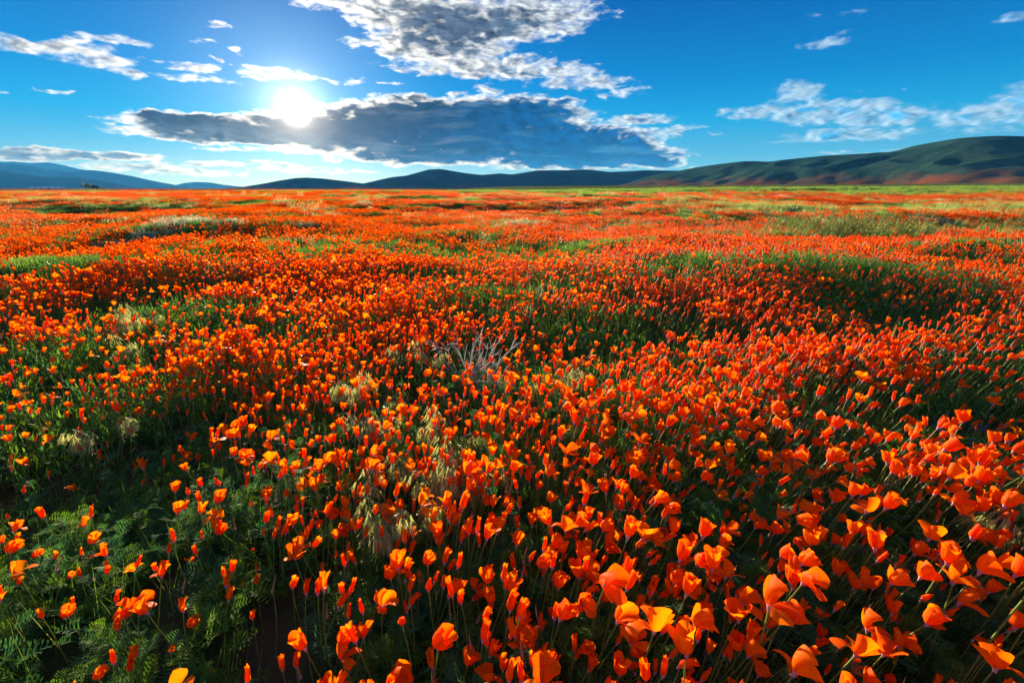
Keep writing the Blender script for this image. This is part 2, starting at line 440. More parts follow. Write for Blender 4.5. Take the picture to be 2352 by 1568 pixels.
def ground_mat():
    m_, N = mat('ground_soil_and_bloom')
    pos = N.n('ShaderNodeTexCoord').outputs['Object']
    at = N.n('ShaderNodeAttribute', attribute_name='cover').outputs['Fac']
    rr = N.v('LENGTH', pos)
    soil = N.mix(N.noise(pos, 9, 6, .6), (0.035, 0.030, 0.018), (0.10, 0.075, 0.045))
    soil = N.mix(N.ss(N.noise(pos, 3.0, 5), .40, .62), soil, (0.030, 0.050, 0.016))
    n = N.noise(N.v('MULTIPLY', pos, (.05, .05, 0)), 1.0, 8, .65)
    nf = N.noise(N.v('MULTIPLY', pos, (.9, .9, 0)), 1.0, 6, .7)
    gcol = N.mix(nf, (0.055, 0.085, 0.022), (0.17, 0.19, 0.055))
    ocol = N.mix(nf, (0.33, 0.045, 0.004), (0.60, 0.10, 0.006))
    f = N.m('ADD', at, N.m('MULTIPLY', N.m('SUBTRACT', n, .5), 1.6))
    f = N.m('ADD', f, N.m('MULTIPLY', N.m('SUBTRACT', nf, .5), .8))
    far = N.mix(N.ss(f, .32, .55), gcol, ocol)
    col = N.mix(N.ss(rr, 45, 110), soil, far)
    p = N.n('ShaderNodeBsdfPrincipled')
    N.put(p.inputs['Base Color'], col)
    p.inputs['Roughness'].default_value = .95
    p.inputs['Specular IOR Level'].default_value = 0
    bp = N.n('ShaderNodeBump'); bp.inputs['Strength'].default_value = .6; bp.inputs['Distance'].default_value = .02
    N.put(bp.inputs['Height'], N.noise(pos, 30, 6, .65))
    N.t.links.new(bp.outputs[0], p.inputs['Normal'])
    o = N.n('ShaderNodeOutputMaterial'); N.t.links.new(p.outputs[0], o.inputs[0])
    return m_

def hill_mat(name, c0, c1, orange=0.0, zo=30.0):
    m_, N = mat(name)
    pos = N.n('ShaderNodeTexCoord').outputs['Object']
    z = N.n('ShaderNodeSeparateXYZ'); N.t.links.new(pos, z.inputs[0])
    n1 = N.noise(N.v('MULTIPLY', pos, (.004, .004, .012)), 1.0, 9, .65)
    n2 = N.noise(N.v('MULTIPLY', pos, (.05, .05, .05)), 1.0, 7, .7)
    n3 = N.noise(N.v('MULTIPLY', pos, (.35, .35, .35)), 1.0, 4, .7)
    col = N.mix(N.ss(n1, .35, .65), c0, c1)
    col = N.mix(N.m('MULTIPLY', N.ss(n3, .55, .7), .55), col, (0.008, 0.014, 0.008))
    if orange:
        low = N.m('SUBTRACT', 1.0, N.m('DIVIDE', z.outputs[2], zo))
        so = N.noise(N.v('MULTIPLY', pos, (.006, .012, .06)), 1.0, 6, .6)
        f = N.ss(N.m('ADD', N.m('MULTIPLY', low, .35), N.m('ADD', so, N.m('MULTIPLY', n2, .12))), .56, .98)
        f = N.m('MULTIPLY', f, orange)
        f = N.m('MULTIPLY', f, N.ss(low, -.9, .1))
        col = N.mix(f, col, (0.26, 0.060, 0.014))
    p = N.n('ShaderNodeBsdfPrincipled')
    N.put(p.inputs['Base Color'], col)
    p.inputs['Roughness'].default_value = 1; p.inputs['Specular IOR Level'].default_value = 0
    bp = N.n('ShaderNodeBump'); bp.inputs['Strength'].default_value = .7; bp.inputs['Distance'].default_value = 6
    N.put(bp.inputs['Height'], N.m('ADD', n2, N.m('MULTIPLY', n3, .3)))
    N.t.links.new(bp.outputs[0], p.inputs['Normal'])
    o = N.n('ShaderNodeOutputMaterial'); N.t.links.new(p.outputs[0], o.inputs[0])
    return m_

# ------------------------------------------------------------------ setting: ground, hills, mountains
def build_ground():
    rs = [0.05]
    while rs[-1] < 30000:
        rs.append(rs[-1] * (1.03 if rs[-1] < 40 else 1.06) + 0.004)
    rs = np.array(rs)
    na = 400
    th = np.linspace(0, 2 * math.pi, na, endpoint=False)
    R, T = np.meshgrid(rs, th, indexing='ij')
    x, y = R * np.sin(T), R * np.cos(T)
    z = hz(x, y)
    v = np.stack([x, y, z], -1).reshape(-1, 3)
    i, j = np.meshgrid(np.arange(len(rs) - 1), np.arange(na), indexing='ij')
    j2 = (j + 1) % na
    f = np.stack([i * na + j, i * na + j2, (i + 1) * na + j2, (i + 1) * na + j], -1).reshape(-1, 4)[:, ::-1]
    me = bpy.data.meshes.new('ground')
    me.vertices.add(len(v)); me.vertices.foreach_set('co', v.ravel())
    me.loops.add(f.size); me.loops.foreach_set('vertex_index', f.ravel().astype(np.int32))
    me.polygons.add(len(f)); me.polygons.foreach_set('loop_start', np.arange(0, f.size, 4, dtype=np.int32))
    me.update(calc_edges=True)
    me.polygons.foreach_set('use_smooth', np.ones(len(f), dtype=bool))
    a = me.attributes.new('cover', 'FLOAT', 'POINT')
    a.data.foreach_set('value', cover(x, y).ravel().astype(np.float32))
    me.materials.append(ground_mat())
    tag(obj('ground', me), kind='structure')
build_ground()

def ridge(name, sky_px, r_ridge, r_base, m_, gully=0.05, seed=1, ext=None, nu=260, nt=46, back=0.5, zb=-3):
    """a range of hills: crest heights follow the listed skyline at distance r_ridge"""
    A = np.array([azel(px, py) for px, py in sky_px])
    az = np.radians(np.linspace(A[0, 0], A[-1, 0], nu))
    e = np.interp(np.degrees(az), A[:, 0], A[:, 1])
    k = max(3, int(nu * .012)) | 1
    e = np.convolve(np.pad(e, k // 2, 'edge'), np.ones(k) / k, 'valid')
    rr = np.interp(np.degrees(az), np.linspace(A[0, 0], A[-1, 0], len(r_ridge)), r_ridge)
    rb = np.interp(np.degrees(az), np.linspace(A[0, 0], A[-1, 0], len(r_base)), r_base)
    Hh = CAMZ + rr * np.tan(np.radians(np.maximum(e, -.2)))
    T = np.linspace(0, 1 + back, nt)
    L = float(np.mean(rr - rb))
    sig = [0, .012, .03, .06, .11]                     # foot slopes forget the crest's detail
    lev = []
    for q in sig:
        if q == 0:
            lev.append(Hh); continue
        w_ = int(nu * q * 3); kx = np.exp(-.5 * (np.arange(-w_, w_ + 1) / (nu * q)) ** 2)
        lev.append(np.convolve(np.pad(Hh, w_, 'edge'), kx / kx.sum(), 'valid'))
    lev = np.array(lev)
    I = np.arange(nu)
    v = np.zeros((nu, nt, 3))
    for j, t in enumerate(T):
        r = rb + (rr - rb) * t
        x, y = np.sin(az) * r, np.cos(az) * r
        if t <= 1:
            sh = (fbm(x / L * 2.2, y / L * 2.2, seed + 7, 2) - .5) * .16 * nu * (1 - t) ** .7
            ii = np.clip(I + sh, 0, nu - 1)
            m_l = (1 - t) ** .6 * 4
            k0 = int(min(3, m_l)); fr = m_l - k0
            H_ = np.interp(ii, I, lev[k0]) * (1 - fr) + np.interp(ii, I, lev[k0 + 1]) * fr
            s = (t * t * (3 - 2 * t)) * .55 + .45 * t ** 1.6
            g = 1 - 2 * np.abs(fbm(x / L * 2.6, y / L * 2.6, seed, 4) - .5) * 2
            z = zb + (H_ - zb) * s + gully * (Hh + 8) * (g - .45) * 1.5 * math.sin(math.pi * t) ** .8
        else:
            q = (t - 1) / back
            z = Hh * (1 - q * q * (3 - 2 * q)) + zb * q
        v[:, j] = np.stack([x, y, z], -1)
    v = v.reshape(-1, 3)
    f = []
    for i in range(nu - 1):
        for j in range(nt - 1):
            a = i * nt + j
            f.append((a, a + nt, a + nt + 1, a + 1))
    o = obj(name, mesh(name, v, f, [m_]))
    return tag(o, kind='structure')

HM = hill_mat('hill_grass', (0.014, 0.046, 0.036), (0.036, 0.078, 0.055), .7, 34)
HM2 = hill_mat('far_hill_grass', (0.015, 0.046, 0.038), (0.032, 0.068, 0.050), .45, 22)
MM = hill_mat('mountain_scrub', (0.012, 0.020, 0.018), (0.024, 0.034, 0.026))
ridge('hill', [(1380,432),(1440,424),(1480,408),(1520,398),(1560,392),(1600,384),(1650,377),(1700,371),(1735,370),(1765,372),(1800,367),(1850,362),(1900,357),(1960,354),(2010,351),(2045,350),
               (2070,343),(2100,335),(2150,326),(2200,318),(2250,314),(2300,312),(2352,313),(2450,322),(2600,350),(2800,390),(3000,420)],
      (1900, 1500, 1250), (1350, 960, 760), HM, .13, 5, nu=420, nt=90)
ridge('hill', [(780,433),(820,424),(850,418),(880,411),(905,406),(930,404),(960,396),(985,389),(1010,388),(1030,391),(1070,398),(1105,402),(1150,398),(1175,401),(1200,397),(1235,391),(1300,391),(1350,389),
               (1400,395),(1440,393),(1480,391),(1560,392),(1650,396),(1750,415),(1850,433)], (2600, 2300), (2180, 1850), HM2, .11, 15, nu=320, nt=60)
ridge('hill', [(500,434),(555,430),(610,421),(640,415),(680,409),(705,408),(740,410),(800,417),(845,423),(900,430),(960,434)], (3000, 3000), (2720, 2700), HM2, .07, 25, nu=160)
ridge('mountain', [(-700,400),(-400,392),(-200,385),(0,372),(30,371),(60,374),(80,374),(110,373),(145,379),(180,388),(240,398),(330,412),(420,428),(470,434)], (14000, 14000), (11800, 11800), MM, .05, 35, nu=260, zb=-10)
ridge('mountain', [(-700,395),(-400,388),(-150,380),(0,377),(40,378),(80,383),(110,390),(165,394),(185,391),(215,391),(260,397),(305,405),(340,413),(380,421),(420,428),(470,434)], (10500, 10500), (8800, 8800), MM, .06, 45, nu=300, zb=-10)
ridge('mountain', [(-700,420),(-300,400),(-100,395),(0,393),(50,399),(95,406),(140,407),(175,408),(220,414),(265,422),(300,429),(330,434)], (7000, 7000), (5900, 5900), MM, .06, 55, nu=220, zb=-8)
ridge('mountain', [(360,434),(400,426),(425,420),(450,418),(480,419),(510,424),(545,428),(580,431),(620,434)], (12500, 12500), (11400, 11400), MM, .04, 65, nu=140, zb=-10)

# ------------------------------------------------------------------ poppies
KINDS = {                                # flower shapes seen in the field
 'tube': dict(L=.048, R=((0,.0038),(.12,.0080),(.35,.0084),(.7,.0070),(1,.0078)), w=1.25, spiral=.20, curl=.35, splay=(.0,.05,.02,.1)),
 'slim': dict(L=.046, R=((0,.0034),(.12,.0068),(.35,.0069),(.7,.0050),(1,.0046)), w=1.25, spiral=.22, curl=.3, splay=(0,0,0,.04)),
 'cone': dict(L=.042, R=((0,.0038),(.12,.0079),(.30,.0080),(.7,.0042),(1,.0012)), w=1.3, spiral=.2, curl=.1, splay=(0,0,0,0)),
 'bell': dict(L=.045, R=((0,.0042),(.15,.0105),(.45,.0145),(.8,.0150),(1,.0175)), w=1.15, spiral=.16, curl=.28, splay=(.05,.12,0,.2)),
 'split': dict(L=.047, R=((0,.0040),(.12,.0090),(.35,.0100),(.7,.0100),(1,.0115)), w=1.15, spiral=.2, curl=.35, splay=(.05,.0,.75,.1)),
 'blown': dict(L=.041, R=((0,.0042),(.15,.0110),(.45,.0170),(.8,.0220),(1,.0250)), w=.95, spiral=.12, curl=.15, splay=(.25,.9,.1,-.25)),
 'flag': dict(L=.043, R=((0,.0042),(.15,.0110),(.45,.0180),(.8,.0250),(1,.0290)), w=.88, spiral=.1, curl=.1, splay=(.1,.5,.2,1.3)),
 'rose': dict(L=.042, R=((0,.0046),(.15,.0125),(.45,.0165),(.8,.0160),(1,.0165)), w=1.25, spiral=.28, curl=.55, splay=(.0,.15,.05,.3)),
}
def interp(prof, u):
    return float(np.interp(u, [p[0] for p in prof], [p[1] for p in prof]))

HEAD = 0.80
def petals(kind, r, nu=6, nv=7):
    K = KINDS[kind]
    L = K['L'] * r.uniform(.9, 1.12)
    wide = r.uniform(.9, 1.15)
    res = []
    bend, bd = r.uniform(-.15, .35) * (2.2 if kind in ('blown', 'flag') else 1), r.uniform(-.6, .6)
    order = r.permutation(4)
    twist = r.uniform(-.35, .35)
    for k in range(4):
        phi = k * math.pi / 2 + r.uniform(-.15, .15)
        spl = K['splay'][order[k]] * r.uniform(.6, 1.3)
        Lk = L * r.uniform(.90, 1.06)
        ph, am = r.uniform(0, 6.28, 3), r.uniform(.3, 1, 3)
        notch = r.uniform(-.06, .10)
        er = np.array((math.cos(phi), math.sin(phi), 0))
        v = []
        for i in range(nu):
            u = i / (nu - 1)
            R = interp(K['R'], u) * wide
            ww = K['w'] * (1 - .18 * u * (1 if spl > .3 else 0))
            for j in range(nv):
                q = -1 + 2 * j / (nv - 1)
                ang = phi + q * ww + twist * u
                ed = max(0.0, abs(q) - .35) / .65
                rad = R * (1 + K['spiral'] * q) - K['curl'] * R * ed * ed * u
                zz = Lk * u * (1 - (.13 if spl < .3 else .22) * q * q * u + notch * math.sin(2.3 * q + ph[0]) * u)
                cr = .0016 * u * (am[0] * math.sin(3.2 * q + 4 * u + ph[0]) + am[1] * math.sin(6.1 * q - 5 * u + ph[1])) * (1.6 if kind in ('blown', 'flag', 'rose') else 1)
                p = np.array((math.cos(ang), math.sin(ang), 0)) * (rad + cr) + np.array((0, 0, zz + .001 * u * am[2] * math.sin(5 * q + ph[2])))
                if abs(spl) > .01:
                    th = spl * u ** .8
                    a, tn = p @ er, p - (p @ er) * er
                    tn[2] = 0
                    a2, z2 = a * math.cos(th) + p[2] * math.sin(th), -a * math.sin(th) * .5 + p[2] * math.cos(th)
                    p = er * a2 + tn + np.array((0, 0, z2))
                th = bend * max(p[2], 0) / L
                px, pz = p[0] * math.cos(th) + p[2] * math.sin(th), -p[0] * math.sin(th) + p[2] * math.cos(th)
                v.append((px * HEAD, (p[1] + .15 * bd * p[2] * u) * HEAD, pz * HEAD))
        f = []
        for i in range(nu - 1):
            for j in range(nv - 1):
                a = i * nv + j
                f.append((a, a + 1, a + nv + 1, a + nv))
        res.append((v, f))
    return res

def place(vs, base, tilt, az):
    """tilt local z-up points by tilt toward az, then move to base"""
    ca, sa, ct, st = math.cos(az), math.sin(az), math.cos(tilt), math.sin(tilt)
    out = []
    for x, y, z in vs:
        a, b = x * ca + y * sa, -x * sa + y * ca
        a, z2 = a * ct + z * st, -a * st + z * ct
        out.append((a * ca - b * sa + base[0], a * sa + b * ca + base[1], z2 + base[2]))
    return out

def stem_pts(r, h, n=6):
    dx, dy = r.uniform(-.02, .04), r.uniform(-.03, .03)
    return [(dx * (t * t), dy * math.sin(t * 2.0), h * t) for t in np.linspace(0, 1, n)], (dx, dy)

def rim_geo(g, m=0, n=9, r=.0047):
    ring = lambda rad, z: [(rad * math.cos(2 * math.pi * k / n), rad * math.sin(2 * math.pi * k / n), z) for k in range(n)]
    v = ring(.0016, -.008) + ring(.0034, -.002) + ring(r, 0.0008) + ring(r * .75, .0022)
    f = [(i * n + k, i * n + (k + 1) % n, (i + 1) * n + (k + 1) % n, (i + 1) * n + k) for i in range(3) for k in range(n)]
    g.add(v, f, m)

def pod_geo(g, m, L=.05, n=6, r=.0030):
    prof = ((0, .6), (.15, 1), (.5, .8), (.85, .35), (1, .03))
    v = [(.006 * t * t + r * w * math.cos(2 * math.pi * k / n), r * w * math.sin(2 * math.pi * k / n), L * t) for t, w in prof for k in range(n)]
    f = [(i * n + k, i * n + (k + 1) % n, (i + 1) * n + (k + 1) % n, (i + 1) * n + k) for i in range(len(prof) - 1) for k in range(n)]
    g.add(v, f, m)

POP_MATS = [M['petal'], M['stem'], M['rim'], M['pod']]
def make_poppy(kind, seed, h):
    """returns the parts [(name, verts, faces, slot)] of one plant's flowering stem"""
    r = np.random.default_rng(seed)
    pts, (dx, dy) = stem_pts(r, h)
    tilt, taz = r.uniform(.05, .42), r.uniform(.1, 2.0)
    base = pts[-1]
    parts = []
    g = G(); g.tube(pts, .0017, .0012, 5)
    parts.append(('stem', g.v, g.f, 1))
    g = G(); rim_geo(g)
    parts.append(('receptacle', place(g.v, base, tilt, taz), g.f, 2))
    if kind == 'pod':
        g = G(); pod_geo(g, 0, r.uniform(.035, .055))
        parts.append(('seed_pod', place(g.v, base, tilt, taz), g.f, 3))
    elif kind == 'spent':
        g = G(); pod_geo(g, 0, r.uniform(.012, .02), r=.0016)
        parts.append(('seed_pod', place(g.v, base, tilt, taz), g.f, 3))
    else:
        for v, f in petals(kind, r):
            parts.append(('petal', place(v, base, tilt, taz), f, 0))
    return parts

VAR = []                                 # (kind, parts, height)
sd = 100
for kind, cnt in (('tube', 5), ('slim', 4), ('cone', 4), ('bell', 4), ('split', 4), ('blown', 4), ('flag', 3), ('rose', 3), ('pod', 2), ('spent', 2)):
    for q in range(cnt):
        sd += 1
        h = .235 if kind not in ('pod', 'spent') else .20
        VAR.append((kind, make_poppy(kind, sd, h), h))
WEIGHT = {'tube': 2.3, 'slim': 1.9, 'cone': 1.0, 'bell': .7, 'split': 1.1, 'blown': .5, 'flag': .45, 'rose': .55, 'pod': .5, 'spent': .45}
pv = np.array([WEIGHT[k] for k, _, _ in VAR]) * np.array([1 / sum(1 for q in VAR if q[0] == k) for k, _, _ in VAR])
pv /= pv.sum()

def proto_collection(name, meshes):
    """source meshes for the scattered ground cover (not linked into the scene)"""
    c = bpy.data.collections.new(name)
    for i, me in enumerate(meshes):
        c.objects.link(bpy.data.objects.new('%s_%02d' % (name, i), me))
    return c

def scatter(name, pos, rot, scl, idx, coll, label, cat):
    me = bpy.data.meshes.new(name)
    me.vertices.add(len(pos)); me.vertices.foreach_set('co', np.asarray(pos, np.float32).ravel())
    for nm, ty, key, dat in (('rot', 'FLOAT_VECTOR', 'vector', rot), ('scl', 'FLOAT', 'value', scl), ('idx', 'INT', 'value', idx)):
        a = me.attributes.new(nm, ty, 'POINT')
        a.data.foreach_set(key, np.asarray(dat, np.int32 if ty == 'INT' else np.float32).ravel())
    o = obj(name, me)
    tree = bpy.data.node_groups.new(name, 'GeometryNodeTree')
    tree.interface.new_socket('Geometry', in_out='INPUT', socket_type='NodeSocketGeometry')
    tree.interface.new_socket('Geometry', in_out='OUTPUT', socket_type='NodeSocketGeometry')
    nn, ll = tree.nodes.new, tree.links.new
    gi, go, io, ci = nn('NodeGroupInput'), nn('NodeGroupOutput'), nn('GeometryNodeInstanceOnPoints'), nn('GeometryNodeCollectionInfo')
    ci.inputs['Collection'].default_value = coll
    ci.inputs['Separate Children'].default_value = True
    ci.inputs['Reset Children'].default_value = True
    def attr(nm, ty):
        a = nn('GeometryNodeInputNamedAttribute'); a.data_type = ty; a.inputs['Name'].default_value = nm
        return a.outputs['Attribute']
    e2r = nn('FunctionNodeEulerToRotation')
    ll(attr('rot', 'FLOAT_VECTOR'), e2r.inputs[0])
    ll(gi.outputs[0], io.inputs['Points']); ll(ci.outputs[0], io.inputs['Instance'])
    io.inputs['Pick Instance'].default_value = True
    ll(attr('idx', 'INT'), io.inputs['Instance Index'])
    ll(e2r.outputs[0], io.inputs['Rotation']); ll(attr('scl', 'FLOAT'), io.inputs['Scale'])
    ll(io.outputs[0], go.inputs[0])
    md = o.modifiers.new('scatter', 'NODES'); md.node_group = tree
    return tag(o, label, cat, None, 'stuff')

def sector(r0, r1, dens, half):
    """uniform random points in a ring sector in front of the camera position"""
    a = (r1 * r1 - r0 * r0) * half
    n = int(a * dens)
    r = np.sqrt(rng.uniform(r0 * r0, r1 * r1, n))
    t = rng.uniform(-half, half, n)
    return r * np.sin(t), r * np.cos(t)

def eulers(spin, lean, laz):
    """XYZ euler of: spin about z, then lean toward azimuth laz (math angle)"""
    ax, ay = -np.sin(laz), np.cos(laz)
    c, s = np.cos(lean), np.sin(lean)
    k = 1 - c
    R = np.zeros((len(spin), 3, 3))
    R[:, 0, 0], R[:, 0, 1], R[:, 0, 2] = c + ax * ax * k, ax * ay * k, ay * s
    R[:, 1, 0], R[:, 1, 1], R[:, 1, 2] = ax * ay * k, c + ay * ay * k, -ax * s
    R[:, 2, 0], R[:, 2, 1], R[:, 2, 2] = -ay * s, ax * s, c
    Z = np.zeros_like(R)
    Z[:, 0, 0] = Z[:, 1, 1] = np.cos(spin); Z[:, 0, 1] = -np.sin(spin); Z[:, 1, 0] = np.sin(spin); Z[:, 2, 2] = 1
    Q = R @ Z
    return np.stack([np.arctan2(Q[:, 2, 1], Q[:, 2, 2]), np.arcsin(np.clip(-Q[:, 2, 0], -1, 1)), np.arctan2(Q[:, 1, 0], Q[:, 0, 0])], -1)

def wind(x, y):
    """mean lean (radians) and its direction: stems on the right are pushed over to the right"""
    w = .05 + .26 * sst(x / np.maximum(np.hypot(x, y), .4), .05, .6) * (.7 + .6 * vn(x / 1.5, y / 1.5, 61))
    lx, ly = w + rng.normal(0, .13, len(x)), rng.normal(.04, .12, len(x))
    lx = lx - .10 * sst(-x / np.maximum(np.hypot(x, y), .4), .1, .6)
    return np.hypot(lx, ly), np.arctan2(ly, lx)

# single stems, out to 6 m
xs, ys = [], []
for r0, r1, half in ((.1, 2.0, math.pi), (2.0, 8.0, math.radians(64))):
    x, y = sector(r0, r1, 700, half)
    k = rng.uniform(0, 1, len(x)) < cover(x, y) * .92
    xs.append(x[k]); ys.append(y[k])
x, y = np.concatenate(xs), np.concatenate(ys)
n = len(x)
ln, la = wind(x, y)
P = np.stack([x, y, hz(x, y)], -1)
rot = eulers(rng.normal(0, .75, n), ln, la)
scl = np.clip(rng.normal(1.0, .15, n), .6, 1.4)
big = rng.uniform(0, 1, n) < .10
scl = scl * (.86 + .28 * vn(x / .7, y / .7, 88))
idx = rng.choice(len(VAR), n, p=pv)
# shape mix changes over the field: the sunny right foreground has the big blown flowers
blown = [i for i, q in enumerate(VAR) if q[0] in ('blown', 'flag', 'rose', 'bell')]
sw = (rng.uniform(0, 1, n) < .30 * sst(x / np.maximum(y, .3), .05, .5) * (1 - sst(y, 1.1, 2.6)))
idx[sw] = rng.choice(blown, sw.sum())
scl[sw] *= 1.12 + .28 * (1 - sst(y[sw], .7, 1.5))
# the 300 that show largest: nearest to the lens and inside the frame
head = P + np.array([0, 0, .24]) * scl[:, None]
dv = head - np.array([0, 0, CAMZ])
depth = dv[:, 1] * cp - dv[:, 2] * sp
uu = dv[:, 0] / np.maximum(depth, 1e-3) * F
vv = -(dv[:, 1] * sp + dv[:, 2] * cp) / np.maximum(depth, 1e-3) * F
vis = (depth > .1) & (np.abs(uu) < W0 / 2) & (np.abs(vv) < H0 / 2)
score = np.where(vis, scl / np.maximum(depth, .05), -1)
top = np.argsort(-score)[:300]

KLAB = {
 'tube': ('blunt tube-shaped furled orange poppy', 'tube-shaped poppies'),
 'slim': ('narrow finger-like furled orange poppy', 'slim furled poppies'),
 'cone': ('pointed orange poppy closed to a tip', 'pointed closed poppies'),
 'bell': ('half-open bell-shaped orange poppy', 'bell-shaped poppies'),
 'split': ('furled orange poppy with one peeling petal', 'poppies with a peeling petal'),
 'blown': ('wind-blown orange poppy with ruffled splayed petals', 'wind-blown poppies'),
 'flag': ('orange poppy with one petal flung out flat', 'flag-petalled poppies'),
 'rose': ('plump crumpled rose-like orange poppy', 'rose-like poppies'),
 'pod': ('poppy gone to a slender tan seed pod', 'poppy seed pods'),
 'spent': ('spent poppy showing only its pink rim', 'spent poppy stems'),
}
MARKS = [(*gp(px, py, .2), r, nm) for px, py, r, nm in ((405,1262,.26,'by the bare soil patch'),(960,1120,.34,'among the drooping brome grass'),(230,1150,.42,'in the dark flowerless hollow'),(2280,1167,.22,'by the foxtail grass'))]
def where(i):
    side = math.cos(la[i]) * math.sin(ln[i])
    d = np.hypot(x - x[i], y - y[i]); d[i] = 9
    bits = []
    for mx, my, mr, nm in MARKS:
        if math.hypot(x[i] - mx, y[i] - my) < mr:
            bits.append(nm)
    if not bits:
        dm = d.min()
        bits.append('standing apart' if dm > .085 else 'pressed against its neighbour' if dm < .022 else 'in a thick cluster' if (d < .12).sum() > 6 else 'with loose neighbours')
    lean = 'leaning right' if side > .22 else 'leaning left' if side < -.12 else 'upright'
    size = 'large ' if scl[i] > 1.12 else 'small ' if scl[i] < .84 else ''
    return size, lean, bits[0]

part_mesh = {}
for i, (kind, parts, h) in enumerate(VAR):
    part_mesh[i] = [(nm, mesh(nm, v, f, [POP_MATS[s]])) for nm, v, f, s in parts]
for i in top:
    vi = int(idx[i]); kind = VAR[vi][0]
    e = empty('poppy', P[i] - np.array([0, 0, .004]), rot[i], scl[i])
    size, lean, near_ = where(i)
    lab = '%s%s, %s, %s' % (size, KLAB[kind][0], lean, near_)
    tag(e, lab, 'flower', size + KLAB[kind][1] + ', ' + lean + ', ' + near_)
    for nm, me in part_mesh[vi]:
        obj(nm, me, e)
joined = []
for kind, parts, h in VAR:
    g = G()
    for nm, v, f, s in parts:
        g.add(v, f, s)
    joined.append(g.me('poppy_source', POP_MATS))
rest = np.ones(n, bool); rest[top] = False
scatter('poppies', P[rest], rot[rest], scl[rest], idx[rest], proto_collection('poppy_source', joined),
        'countless orange poppies carpeting the meadow beyond the nearest blooms', 'flowers')

# clumps of flowers further out
def clump(count, rad, lod, seed, hs=.235):
    r = np.random.default_rng(seed)
    g = G()
    for q in range(count):
        a, d = r.uniform(0, 6.28), rad * math.sqrt(r.uniform(0, 1))
        bx, by = d * math.cos(a), d * math.sin(a)
        h = hs * r.uniform(.7, 1.15)
        tip = (bx + r.uniform(-.02, .07), by + r.uniform(-.03, .03), h)
        kind = r.choice(['tube', 'slim', 'cone', 'bell', 'split', 'blown', 'flag', 'rose'], p=[.28, .22, .08, .13, .12, .07, .04, .06])
        tl, ta = r.uniform(0, .5), r.uniform(-.2, 2.2)
        if lod == 1:
            for v, f in petals(kind, r, 3, 4):
                g.add(place(v, tip, tl, ta), f, 0)
            g.tube([(bx, by, 0), ((bx + tip[0]) / 2 - .005, by, h * .55), tip], .0016, .0012, 3, 1)
        else:
            K = KINDS[kind]
            L, n_ = K['L'] * r.uniform(.9, 1.2) * .9, 5
            R0, R1 = interp(K['R'], .25) * 1.15, interp(K['R'], 1) * 1.2
            ph = r.uniform(0, 6.28)
            v = [(0, 0, 0)] + [(R0 * math.cos(ph + k * 1.2566), R0 * math.sin(ph + k * 1.2566), L * .22) for k in range(n_)] + \
                [(R1 * math.cos(ph + k * 1.2566), R1 * math.sin(ph + k * 1.2566), L * r.uniform(.75, 1.1)) for k in range(n_)]
            f = [(0, 1 + k, 1 + (k + 1) % n_) for k in range(n_)] + [(1 + k, 1 + (k + 1) % n_, 6 + (k + 1) % n_, 6 + k) for k in range(n_)]
            g.add(place(v, tip, tl, ta), f, 0)
            g.blade([(bx, by, 0), tip], .004, 1, (1, .2, 0))
    return g.me('poppy_clump', POP_MATS)

def ring(name, r0, r1, dens, half, metas, label, cat, fac, cov=cover, smin=.85, smax=1.2, spin=.9, lean=True, pw=1.0):
    x, y = sector(r0, r1, dens, half)
    k = rng.uniform(0, 1, len(x)) < np.clip(cov(x, y) * fac, 0, 1) ** pw
    x, y = x[k], y[k]
    n = len(x)
    if lean:
        ln, la = wind(x, y)
        ln = ln * .8
    else:
        ln, la = rng.uniform(0, .12, n), rng.uniform(0, 6.28, n)
    return scatter(name, np.stack([x, y, hz(x, y) - .006], -1), eulers(rng.uniform(-spin, spin, n), ln, la),
                   rng.uniform(smin, smax, n), rng.integers(0, len(metas), n), proto_collection(name + '_source', metas), label, cat)

HALF = math.radians(60)
ring('poppies', 8, 22, 46, HALF, [clump(8, .13, 1, 300 + i) for i in range(8)], 'orange poppies standing thick across the middle of the meadow', 'flowers', .85)
ring('poppies', 22, 60, 3.5, HALF, [clump(56, .42, 2, 400 + i) for i in range(6)], 'orange poppies massed beyond the silvery mounds', 'flowers', .9)
ring('poppies', 60, 220, .33, HALF, [clump(420, 1.5, 2, 500 + i, .25) for i in range(4)], 'far orange poppies running to the foot of the hills', 'flowers', .9, smin=.9, smax=1.2)

# ------------------------------------------------------------------ feathery foliage and small ground cover
def fern_leaf(g, r, base, az, el, L, m=0):
    d = np.array((math.cos(az) * math.cos(el), math.sin(az) * math.cos(el), math.sin(el)))
    side = np.cross(d, (0, 0, 1)); side /= np.linalg.norm(side) + 1e-9
    pts = [np.array(base) + d * L * t - np.array((0, 0, 1)) * .35 * L * t * t for t in np.linspace(0, 1, 5)]
    g.blade(pts, .0022, m)
    for i, t in enumerate(np.linspace(.3, .95, 6)):
        k = t * 4; a = int(k); p = pts[a] + (pts[min(a + 1, 4)] - pts[a]) * (k - a)
        ll = L * .42 * math.sin(math.pi * (.25 + .7 * t)) * r.uniform(.8, 1.2)
        for sgn in (-1, 1):
            q = d * .55 + side * sgn + np.array((0, 0, r.uniform(-.1, .5)))
            q /= np.linalg.norm(q)
            tip = p + q * ll
            g.blade([p, p + q * ll * .5, tip], .0026, m)
            for c2, s2 in ((.45, .6), (.6, -.6)):
                q2 = q + d * .6 * s2 + side * sgn * .2 + np.array((0, 0, .25))
                q2 /= np.linalg.norm(q2)
                p2 = p + q * ll * c2
                g.blade([p2, p2 + q2 * ll * .25, p2 + q2 * ll * .48], .0024, m)

